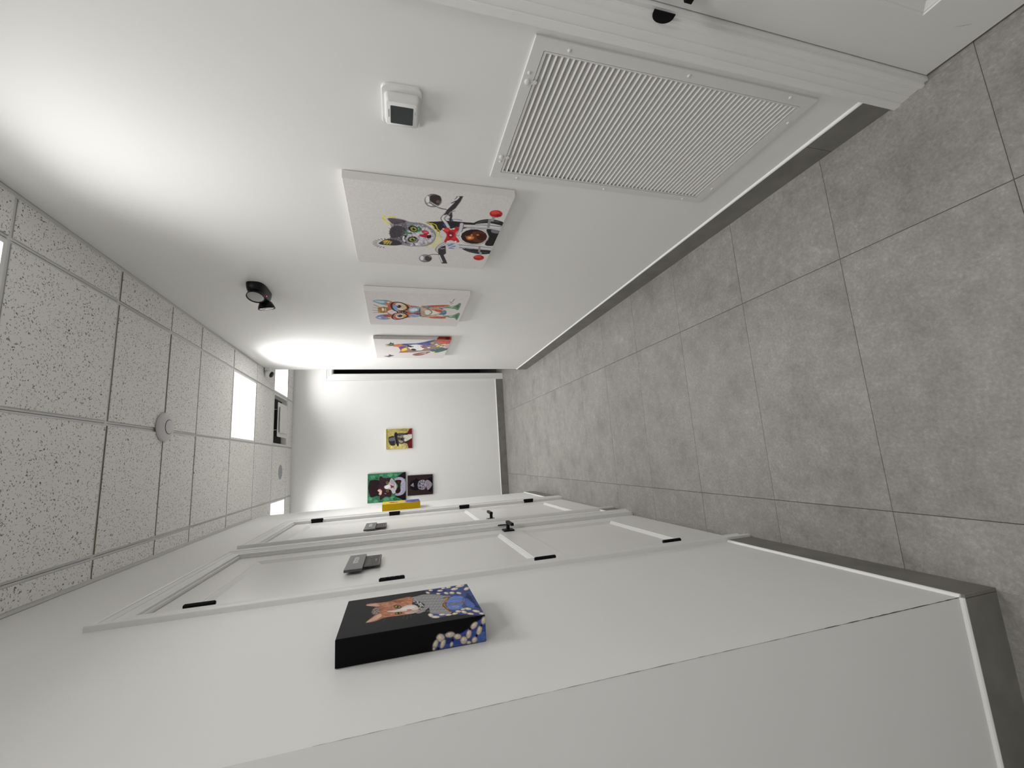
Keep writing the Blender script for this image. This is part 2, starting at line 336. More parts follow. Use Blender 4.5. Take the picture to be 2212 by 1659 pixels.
def build_ceiling():
    pl = struct(B().box(-3.12, X_EAST+.12, Y_BACK-.12, Y_FAR+.12, CZ+.075, CZ+.12).done('ceiling', 'plenum'), 'suspended ceiling of white speckled mineral tiles in a metal grid', 'ceiling')
    XE = [.8774+.6096*k for k in range(-7, 5)]
    YE = [-2.6, -1.87, -1.26, -.65, -.04, .57, 1.185, 1.8025, 2.4206, 2.9264, 3.342, 3.963, 4.585, 5.197, 5.822, 6.116]
    lights = {(.2678, 1.185), (.2678, 3.963), (.8774, 5.197), (-.9514, 5.197), (.2678, -.65), (-.9514, -.65), (-1.561, -1.87)}
    diff = (.2678, 5.197)
    spec = []
    rnd = random.Random(11)
    def is_cell(x, y, s): return any(abs(x-a) < .01 and abs(y-b_) < .01 for a, b_ in s)
    cache = {}
    areas = [(XL, XR, Y_BACK, Y_FAR), (X_WEST, XL, Y_BACK, Y_CORNER), (XR, X_EAST, Y_END_R, Y_FAR), (-3.0, XL, Y_END_L, Y_FAR)]
    for k, (ax0, ax1, ay0, ay1) in enumerate(areas):
        for i in range(len(XE)-1):
            for j in range(len(YE)-1):
                if is_cell(XE[i], YE[j], lights) or is_cell(XE[i], YE[j], {diff}): continue
                x0, x1 = max(XE[i], ax0), min(XE[i+1], ax1); y0, y1 = max(YE[j], ay0), min(YE[j+1], ay1)
                if x1-x0 < .02 or y1-y0 < .02: continue
                near = YE[j+1] < 3.4
                gx = .0115 if near else .0075; gy = .0085 if near else .007
                wallx0 = (ax0 == XL and x0 == ax0 and y1 < 5.0) or (k == 1 and x0 == X_WEST) or (k == 3 and x0 == -3.0)
                wallx1 = (ax1 == XR and x1 == ax1 and y1 < 5.0) or (k == 2 and x1 == X_EAST)
                x0 += gx if x0 == XE[i] else (.019 if wallx0 else 0); x1 -= gx if x1 == XE[i+1] else (.019 if wallx1 else 0)
                y0 += gy if y0 == YE[j] else (.019 if k in (2, 3) else 0); y1 -= gy if y1 == YE[j+1] and y1 != ay1 else (.019 if y1 == ay1 and k != 0 or y1 == Y_FAR else 0)
                if x1-x0 < .012: continue
                raw = 2.3 < YE[j] < 3.0; w, h = round(x1-x0, 4), round(y1-y0, 4); key = (w, h, raw)
                if key not in cache:
                    bb = B(); r = lambda d, z: [(-w/2+d, -h/2+d, z), (w/2-d, -h/2+d, z), (w/2-d, h/2-d, z), (-w/2+d, h/2-d, z)]
                    bb.loft([r(0, .016), r(0, .0025)], 1, True, False); bb.loft([r(0, .0025), r(.0022, 0)], 0, False, True)
                    o = bb.done('ceiling_tile', ['ctile', 'cedge' if raw else 'cedge2'], pl); cache[key] = o.data
                else: o = link('ceiling_tile', cache[key], pl)
                drop = rnd.uniform(-.0015, .0015) if near else rnd.uniform(-.0008, .0008)
                o.location = ((x0+x1)/2, (y0+y1)/2, CZ+drop)
    # inverted tees
    tz = CZ+.0065
    def tee(x0, x1, y0, y1): B().box(x0, x1, y0, y1, tz, tz+.0012).box((x0+x1)/2-.001 if x1-x0 < y1-y0 else x0, (x0+x1)/2+.001 if x1-x0 < y1-y0 else x1, (y0+y1)/2-.001 if x1-x0 >= y1-y0 else y0, (y0+y1)/2+.001 if x1-x0 >= y1-y0 else y1, tz, tz+.035).done('ceiling_tee', 'tee', pl)
    for x in XE:
        if XL+.02 < x < XR-.02:
            tee(x-.0125, x+.0125, Y_BACK, 3.342); tee(x-.0085, x+.0085, 3.342, Y_FAR)
        elif X_WEST < x <= XL: tee(x-.0125, x+.0125, Y_BACK, Y_CORNER); tee(x-.0085, x+.0085, Y_END_L, Y_FAR)
        elif -3 < x < X_EAST: tee(x-.0085, x+.0085, Y_END_R, Y_FAR)
    for y in YE[1:-1]:
        hw = .0095 if y < 3.4 else .0085
        x0, x1 = (XL, XR) if Y_CORNER < y < 4.9 else ((X_WEST, XR) if y < Y_CORNER else (-3.0, X_EAST))
        B().box(x0, x1, y-hw, y+hw, tz-.0004, tz+.0008).box(x0, x1, y-.001, y+.001, tz, tz+.035).done('ceiling_cross_tee', 'tee', pl)
    # wall angles
    def angle(p0, p1, nrm):
        p0, p1, nrm = Vector((*p0, 0)), Vector((*p1, 0)), Vector((*nrm, 0))
        q = [p0, p1, p1+nrm*.021, p0+nrm*.021]; b = B().prism([(v.x, v.y) for v in q], CZ+.0045, CZ+.0057)
        q = [p0, p1, p1+nrm*.0012, p0+nrm*.0012]; b.prism([(v.x, v.y) for v in q], CZ+.0045, CZ+.026); b.done('wall_angle', 'tee', pl)
    angle((XR, Y_BACK), (XR, Y_END_R), (-1, 0)); angle((XL, Y_CORNER), (XL, Y_END_L), (1, 0)); angle((-3.0, Y_FAR), (X_EAST, Y_FAR), (0, -1))
    angle((XR, Y_END_R), (X_EAST, Y_END_R), (0, 1)); angle((-3.0, Y_END_L), (XL, Y_END_L), (0, 1)); angle((X_WEST, Y_CORNER), (XL, Y_CORNER), (0, -1))
    # light panels
    L = {(.2678, 1.185): 'nearest flat white ceiling light panel, only its edge in view', (.2678, 3.963): 'flat square ceiling light panel in the middle of the corridor ceiling',
         (.8774, 5.197): 'flat ceiling light panel half hidden behind the right wall end by the security camera', (-.9514, 5.197): 'flat ceiling light panel half hidden behind the end of the left wall', (.2678, -.65): 'flat ceiling light panel just behind the viewer', (-.9514, -.65): 'added unseen ceiling light panel over the near left lobby', (-1.561, -1.87): 'added unseen ceiling light panel in the back left corner of the lobby'}  # two lobby panels are unseen, added to brighten the near end
    for (x, y), lab in L.items():
        j = min(range(len(YE)), key=lambda q: abs(YE[q]-y)); x0, x1, y0, y1 = x+.009, x+.6096-.009, YE[j]+.009, YE[j+1]-.009
        cx, cy = (x0+x1)/2, (y0+y1)/2; t = tag(empty('ceiling_light', (cx, cy, CZ)), lab, 'ceiling light', 'flat ceiling light panels')
        hx, hy = (x1-x0)/2, (y1-y0)/2; fw = .016
        for q in ([(-hx, -hy), (hx, -hy), (hx-fw, -hy+fw), (-hx+fw, -hy+fw)], [(hx, -hy), (hx, hy), (hx-fw, hy-fw), (hx-fw, -hy+fw)], [(hx, hy), (-hx, hy), (-hx+fw, hy-fw), (hx-fw, hy-fw)], [(-hx, hy), (-hx, -hy), (-hx+fw, -hy+fw), (-hx+fw, hy-fw)]):
            B().prism(q, .002, .02).done('frame_rail', 'plastic', t)
        B().box(-hx+fw, hx-fw, -hy+fw, hy-fw, .006, .016).done('diffuser', 'diffuser', t)
        ld = bpy.data.lights.new('panel_light', 'AREA'); ld.shape = 'RECTANGLE'; ld.size = 2*(hx-fw); ld.size_y = 2*(hy-fw); ld.energy = PANEL_WATTS*PANEL_LEVEL[(x, y)]; ld.color = PANEL_COLOR; ld.spread = math.radians(PANEL_SPREAD.get((x, y), 150))
        lo = link('panel_light', ld, t); lo.location = (0, 0, .005)
build_ceiling()

# ---------------------------------------------------------------- doors
CAS = [(0, .0), (0, .0075), (.003, .0100), (.010, .0108), (.014, .0090), (.018, .0074), (.022, .0076), (.042, .0098), (.0425, .0120), (.046, .0120), (.066, .0138), (.0665, .0168), (.072, .0188), (.086, .0190), (.090, .0165), (.090, 0)]
REVEAL = .006
def casing(root, w, h):
    for side in 'lrt':
        rings = []
        for end in (0, 1):
            ring = []
            for t, p in CAS:
                t = t+REVEAL if t < .089 else t+.003
                if side == 'l': ring.append((-t, -p, 0 if end == 0 else h+t))
                elif side == 'r': ring.append((w+t, -p, 0 if end == 0 else h+t))
                else: ring.append((-t if end == 0 else w+t, -p, h+t))
            rings.append(ring)
        B().loft(rings).done('door_casing', 'trim', root)
def make_door(name, label, wall, y_left, w, h, hinge, slab=True, handle_z=.93):
    """viewer frame; x=0 at the viewer-left casing edge; hinge 'l' or 'r'"""
    root = wall_frame(name, wall, y_left); struct(root, label, 'door')
    casing(root, w, h)
    for x0, x1, z0, z1 in ((-.01, .004, 0, h), (w-.004, w+.01, 0, h), (-.01, w+.01, h-.004, h+.01)): B().box(x0, x1, .0005, .115, z0, z1).done('door_jamb', 'trim', root)
    if not slab: return root
    rec, th, g = .013, .04, .007
    x0, x1, z0, z1 = g, w-g, .010, h-g
    st = .126; zr = [(.245, .862), (1.000, h-.128)]      # panel openings in z
    b = B(); b.box(x0, x0+st, rec, rec+th, z0, z1).box(x1-st, x1, rec, rec+th, z0, z1)
    for a, c in ((z0, zr[0][0]), (zr[0][1], zr[1][0]), (zr[1][1], z1)): b.box(x0+st, x1-st, rec, rec+th, a, c)
    s = b.done('door_slab', 'gloss', root)
    for a, c in zr:
        px0, px1 = x0+st, x1-st
        ring = lambda i, d: [(px0+i, rec+d, a+i), (px1-i, rec+d, a+i), (px1-i, rec+d, c-i), (px0+i, rec+d, c-i)]
        B().loft([ring(0, th-.004), ring(0, 0), ring(.003, .0030), ring(.006, .0034), ring(.022, .0140), ring(.025, .0125), ring(.027, .0125)], 0, True, True).done('door_panel', 'gloss', s)
    hx = x0-.0035 if hinge == 'l' else x1+.0035
    for z in (2.262, 1.625, .995, .362):
        b = B()
        for k in range(5): b.cyl((hx, -.0125, z-.045+k*.018), (0, 0, 1), .0085, .0085, .0172, 14)
        b.cyl((hx, -.0125, z-.048), (0, 0, 1), .0060, .0060, .096, 10); b.box(hx-.0055, hx+.0055, -.0125, rec+.012, z-.045, z+.045)
        b.done('hinge', 'black', s, True)
    lx = x1-.062 if hinge == 'l' else x0+.062; sg = -1 if hinge == 'l' else 1
    lv = B(); rslab(lv, lx, handle_z, .066, .066, .003, rec, rec-.009, .0015); lv = lv.done('lever_rose', 'black', s, True)
    b = B().cyl((lx, rec-.009, handle_z), (0, -1, 0), .0115, .0105, .044, 18); b.done('lever_neck', 'black', s, True)
    b = B(); o = [(lx-sg*.012, -.011), (lx+sg*.112, -.009), (lx+sg*.112, .009), (lx-sg*.012, .011)]
    b.loft([[(x, rec-.044, handle_z+z) for x, z in o], [(x, rec-.060, handle_z+z*.9) for x, z in o]]); b.done('lever_handle', 'black', s)
    ex = x1+.0005 if hinge == 'l' else x0-.0005; sg2 = 1 if hinge == 'l' else -1
    out = []
    for k in range(13):
        a = math.pi*k/12; out.append((ex+sg2*(.026*math.sin(a)**.7), handle_z+.020+.030*math.cos(a)))
    B().loft([[(x, -.0115-.0015*min(1, abs(x-ex)/.012), z) for x, z in out], [(x, -.0140-.0015*min(1, abs(x-ex)/.012), z) for x, z in out]]).done('strike_lip', 'black', root)
    return root
d1 = make_door('door_1', 'nearer white two-panel door on the left wall with black hinges', 'L', 1.768, .940, 2.437, 'l')
d2 = make_door('door_2', 'farther white two-panel door on the left wall beside the yellow canvas', 'L', 3.057, .946, 2.437, 'r')
d3 = make_door('door_3', 'white panelled door cropped at the near end of the right wall beside the air grille', 'R', .706, .930, 2.437, 'r')
d4 = make_door('door_4', 'dark open doorway with white casing at the far right, mostly behind the right wall', 'F', 1.265, .930, 2.448, 'l', slab=False)
# scuff on the near right door
v = []; n = 9
for k in range(n):
    t = k/(n-1); w = .0009*math.sin(math.pi*min(1, t+.12)); v += [(.150-.030*t+.010*t*t+.0, .0122, .080+.0*t+.050*t-w), (.150-.030*t+.010*t*t, .0122, .080+.050*t+w)]
obj('scuff_mark', v, [(2*k, 2*k+2, 2*k+3, 2*k+1) for k in range(n-1)], 'smudge', d3)

# ================================================================== THINGS
# ---------------------------------------------------------------- return air grille
def make_grille():
    w, h = .556, .956
    t = tag(wall_frame('air_return_grille', 'R', 1.385, .286), 'large white louvred return air grille low on the right wall beside the near door', 'air grille')
    fw, p = .034, -.0065
    quad = lambda a, i: [(i, 0, i), (w-i, 0, i), (w-i, 0, h-i), (i, 0, h-i)]
    O = [(0, 0), (w, 0), (w, h), (0, h)]; I = [(fw, fw), (w-fw, fw), (w-fw, h-fw), (fw, h-fw)]
    for k in range(4):
        a, b_, c, d = O[k], O[(k+1) % 4], I[(k+1) % 4], I[k]
        e = .0005
        B().loft([[(x, -.0002, z) for x, z in (a, b_, c, d)], [(x, p+.0012, z) for x, z in (a, b_, c, d)], [(x+(.0012 if x < w/2 else -.0012)*(1 if (x, z) in (a, b_) else 0), p, z+(.0012 if z < h/2 else -.0012)*(1 if (x, z) in (a, b_) else 0)) for x, z in (a, b_, c, d)]]).done('frame_rail', 'grille', t)
    B().box(fw-.006, w-fw+.006, .045, .05, fw-.006, h-fw+.006).box(fw-.006, fw-.003, .001, .05, fw-.006, h-fw+.006).box(w-fw+.003, w-fw+.006, .001, .05, fw-.006, h-fw+.006).box(fw-.006, w-fw+.006, .001, .05, fw-.006, fw-.003).box(fw-.006, w-fw+.006, .001, .05, h-fw+.003, h-fw+.006).done('dark_duct', 'darkvoid', t)
    # hinged inner frame
    g = .0018; a0, a1, z0, z1 = fw+g, w-fw-g, fw+g, h-fw-g; r = .008
    B().box(a0, a1, -.0058, -.0005, z1-r, z1).done('inner_rail', 'grille', t); B().box(a0, a1, -.0058, -.0005, z0, z0+r).done('inner_rail', 'grille', t)
    B().box(a0, a0+r*.6, -.0058, -.0005, z0+r, z1-r).done('inner_rail', 'grille', t); B().box(a1-r*.6, a1, -.0058, -.0005, z0+r, z1-r).done('inner_rail', 'grille', t)
    zs0, zs1 = z0+r, z1-r; n = 50; st = (zs1-zs0)/n; me = None
    for k in range(n):
        if me is None:   # louvre blade: slopes down and out of the wall
            sx0, sx1 = a0+r*.6, a1-r*.6
            o = B().loft([[(x, -.0064, -.0058), (x, -.0056, -.0070), (x, .0062, .0062), (x, .0056, .0074), (x, -.0052, -.0044), (x, -.0060, -.0040)] for x in (sx0, sx1)]).done('louvre_slat', 'grille', t); me = o.data
        else: o = link('louvre_slat', me, t)
        o.location = (0, 0, zs0+(k+.5)*st)
    sc = None
    for x, z in [(.537, .855), (.541, .479), (.544, .102), (.452, .941), (.091, .937), (.006+.008, .851), (.015, .476), (.016, .096), (.10, .014), (.459, .014)]:
        if sc is None:
            o = B().lathe((0, 0, 0), (0, -1, 0), [(.0052, 0), (.0048, .0016), (.0032, .0028), (.001, .0033)], 12).done('screw', 'screw', t, True); sc = o.data
        else: o = link('screw', sc, t)
        o.location = (x, p, z)
    for x in (.424, .114):
        b = B().lathe((x, p, .938), (0, -1, 0), [(.0085, 0), (.0085, .004), (.005, .006), (.001, .0065)], 16); b.box(x-.004, x+.004, p-.003, p, .914, .934); b.cyl((x+.004, p-.001, .916), (0, -1, 0), .006, .006, .003, 12); b.done('quarter_turn_latch', 'grille', t, True)
make_grille()

# ---------------------------------------------------------------- thermostat
def text_mesh(name, body, size, mat, parent, loc, rot=(math.radians(90), 0, 0), depth=.0002, sx=1.0, bold=0.0):
    cu = bpy.data.curves.new(name, 'FONT'); cu.body = body; cu.size = size; cu.extrude = depth; cu.align_x = 'CENTER'; cu.align_y = 'CENTER'; cu.resolution_u = 3; cu.offset = bold
    tmp = bpy.data.objects.new(name, cu); COL.objects.link(tmp)
    me = bpy.data.meshes.new_from_object(tmp.evaluated_get(bpy.context.evaluated_depsgraph_get())); bpy.data.objects.remove(tmp); bpy.data.curves.remove(cu)
    me.name = name; me.materials.clear(); me.materials.append(M[mat]); o = link(name, me, parent); o.location = loc; o.rotation_euler = rot; o.scale = (sx, 1, 1); return o
def make_thermostat():
    t = tag(wall_frame('thermostat', 'R', 1.126, 1.514), 'white wall thermostat with a dark square screen above the air grille', 'thermostat')
    b = B(); rslab(b, 0, .0585, .150, .117, .018, 0, -.0075, .0025); b.done('wall_plate', 'plastic', t, True)
    b = B(); o = rrect(0, .0570, .106, .103, .013); m = rrect(0, .0570, .100, .098, .011); f = rrect(0, .0575, .094, .094, .010)
    b.loft([[(x, -.0075, z) for x, z in o], [(x, -.012, z) for x, z in o], [(x, -.026, z) for x, z in m], [(x, -.031, z) for x, z in f], [(x, -.033, z) for x, z in rrect(0, .0575, .089, .089, .008)]]); body = b.done('thermostat_body', 'plastic', t, True)
    b = B(); rslab(b, -.002, .0585, .066, .066, .003, -.033, -.0336, .0004); b.done('screen', 'screen', body)
    text_mesh('printed_name', 'Honeywell Home', .0042, 'greymark', body, (.002, -.0333, .0965))
    B().box(.008, .018, -.0334, -.0330, .0195, .0210).done('status_mark', 'greymark', body)
make_thermostat()

# ---------------------------------------------------------------- emergency light
def make_emergency_light():
    t = tag(wall_frame('emergency_light', 'R', 2.632, 2.376), 'black twin-head emergency light high on the right wall near the ceiling', 'emergency light')
    # local x right = towards the viewer's end (-Y); body: rounded pod
    b = B(); rings = []
    for k in range(9):
        q = k/8; d = -.062*math.sin(q*math.pi/2); s = math.cos(q*math.pi/2)**.45 if q < 1 else .04
        s = max(s, .05)
        ring = []
        for a in range(32):
            th = 2*math.pi*a/32; c, sn = math.cos(th), math.sin(th); e = .62
            ring.append((.118*s*math.copysign(abs(c)**e, c), d, .052*s*math.copysign(abs(sn)**e, sn)-.004*(1-s)))
        rings.append(ring)
    b.loft(rings); b.done('housing', 'blackplastic', t, True)
    def head(c, nrm):
        n = Vector(nrm).normalized(); c = Vector(c)
        h = B().lathe(c-n*.046, n, [(.020, 0), (.034, .010), (.043, .030), (.0475, .046), (.0475, .049), (.0445, .049), (.0440, .045)], 32).done('lamp_head', 'blackplastic', t, True)
        B().lathe(c-n*.001, n, [(.0440, -.006), (.0440, .0), (.030, .005), (.012, .007), (.001, .0072)], 32).done('lens', 'lens', h, True)
        B().cyl(c-n*.070, n, .012, .014, .03, 14).done('swivel', 'blackplastic', h, True)
    head((.075, -.078, -.004), (.36, -.92, .06)); head((-.085, -.088, -.020), (-.22, -.95, -.16))
    B().lathe((.012, -.046, -.0435), (0, -.55, -.83), [(.0036, 0), (.0032, .0016), (.001, .0024)], 12).done('red_indicator', 'led', t, True)
make_emergency_light()

# ---------------------------------------------------------------- wireless access point, camera, speaker, diffuser
def make_ceiling_bits():
    t = tag(empty('access_point', (.289, 2.915, CZ)), 'round white disc-shaped wireless access point on the ceiling grid', 'access point')
    B().lathe((0, 0, .006), (0, 0, -1), [(.070, 0), (.082, .006), (.086, .014), (.083, .024), (.070, .032), (.044, .0365)], 48).done('dome', 'greyplastic', t, True)
    B().lathe((0, 0, -.0295), (0, 0, -1), [(.0435, 0), (.0435, .0022), (.0400, .0022)], 48).done('groove_ring', 'black', t, True)  # black ring stands in for the shaded groove around the cap
    B().lathe((0, 0, -.0300), (0, 0, -1), [(.0405, 0), (.0405, .0030), (.036, .0042), (.001, .0048)], 40).done('centre_cap', 'greyplastic', t, True)
    t = tag(empty('security_camera', (XR, 4.80, 2.900), RIGHT), 'small white ball security camera with black face at the end of the right wall', 'security camera')
    b = B(); rslab(b, 0, -.0, .062, .050, .008, 0, -.030, .003); b.done('wall_bracket', 'plastic', t, True)
    c = Vector((-.005, -.062, -.012)); n = Vector((.25, -.35, -.85)).normalized()
    prof = [(.001, -.042)]+[(.042*math.sin(math.radians(a)), -.042*math.cos(math.radians(a))) for a in range(15, 128, 14)]
    B().lathe(c, n, prof, 32).done('ball_shell', 'plastic', t, True)
    B().lathe(c, n, [(.030, .0255), (.0325, .0285), (.030, .033), (.018, .037), (.001, .038)], 32).done('black_face', 'blackplastic', t, True)
    t = tag(empty('ceiling_speaker', (-.033, 5.56, CZ)), 'round blue-grey speaker grille set in a ceiling tile near the end wall', 'speaker')
    B().lathe((0, 0, .001), (0, 0, -1), [(.086, 0), (.086, .003), (.080, .0045)], 40).done('rim', 'speaker', t, True); B().lathe((0, 0, -.002), (0, 0, -1), [(.079, 0), (.077, .003), (.04, .005), (.001, .0055)], 40).done('perforated_cover', 'speaker', t, True)
    # square stepped ceiling diffuser
    x0, x1, y0, y1 = .2678+.009, .8774-.009, 5.197+.009, 5.822-.009; cx, cy = (x0+x1)/2, (y0+y1)/2; hx, hy = (x1-x0)/2, (y1-y0)/2
    t = tag(empty('ceiling_diffuser', (cx, cy, CZ)), 'square white ceiling air diffuser with a dark slot between the two far lights', 'air diffuser')
    sq = lambda i, z: [(-hx+i, -hy+i, z), (hx-i, -hy+i, z), (hx-i, hy-i, z), (-hx+i, hy-i, z)]
    b = B(); b.loft([sq(0, .006), sq(0, .001), sq(.020, .001), sq(.024, .03), sq(.034, .055), sq(.034, .06)], 0, False, False); b.done('outer_pan', 'grille', t)
    B().box(-hx+.03, hx-.03, -hy+.03, hy-.03, .058, .064).done('dark_neck', 'darkvoid', t)
    b = B(); b.loft([sq(.106, -.010), sq(.096, -.016), sq(.096, -.019), sq(.150, -.019), sq(.150, -.015), sq(.110, -.010)], 0, False, False); b.done('middle_ring', 'grille', t)
    b = B(); b.loft([sq(.160, -.020), sq(.142, -.031), sq(.142, -.034)], 0, True, True); b.done('centre_plate', 'grille', t)
    for a in range(2): B().cyl((-.12+.24*a, -.16, -.012), (0, 0, 1), .004, .004, .07, 8).done('hanger_rod', 'grille', t)
    for a in range(2): B().cyl((-.12+.24*a, .16, -.012), (0, 0, 1), .004, .004, .07, 8).done('hanger_rod', 'grille', t)
make_ceiling_bits()

# ---------------------------------------------------------------- door signs
def make_sign(door_label, y0, y1, ly0, ly1):
    rec = .013
    t = tag(empty('door_sign', (XL-rec, (y0+y1)/2, 1.682), LEFT), door_label, 'door sign', 'grey slider signs on the doors')
    w = y1-y0; b = B(); rslab(b, 0, .113, w, .078, .003, -.0005, -.0115, .0012); s = b.done('slider', 'signdark', t)
    text_mesh('lettering', 'RESTROOM', .030, 'signtext', s, (w*.09, -.0118, .112), sx=.86, bold=.0012)
    c = (ly0+ly1)/2-(y0+y1)/2; lw = ly1-ly0; b = B(); rslab(b, c, .037, lw, .075, .003, -.0002, -.0032, .0008); p = b.done('back_plate', 'signplate', t)
    B().box(c-lw/2+.004, c+lw/2-.004, -.0052, -.0032, .0035, .0065).done('bottom_rail', 'signgrey', t)
    rnd = random.Random(int(y0*100)); b = B(); x = c-lw*.42; k = 0
    while x < c+lw*.40:      # worn grey lettering too small to read
        ww = rnd.uniform(.008, .014); b.box(x, x+ww*.26, -.0036, -.0031, .040, .059); b.box(x, x+ww*.8, -.0036, -.0031, rnd.choice((.040, .048, .0555)), rnd.choice((.0595, .052)) if k % 2 else .059); x += ww*1.12; k += 1
    b.done('worn_lettering', 'signgrey', p)
    B().box(c-.022, c+.026, -.0036, -.0031, .0195, .0245).done('small_print', 'signgrey', p)
make_sign('grey slider sign with white lettering on the nearer left door', 2.072, 2.376, 2.132, 2.362)
make_sign('grey slider sign with white lettering on the farther left door', 3.232, 3.556, 3.320, 3.548)

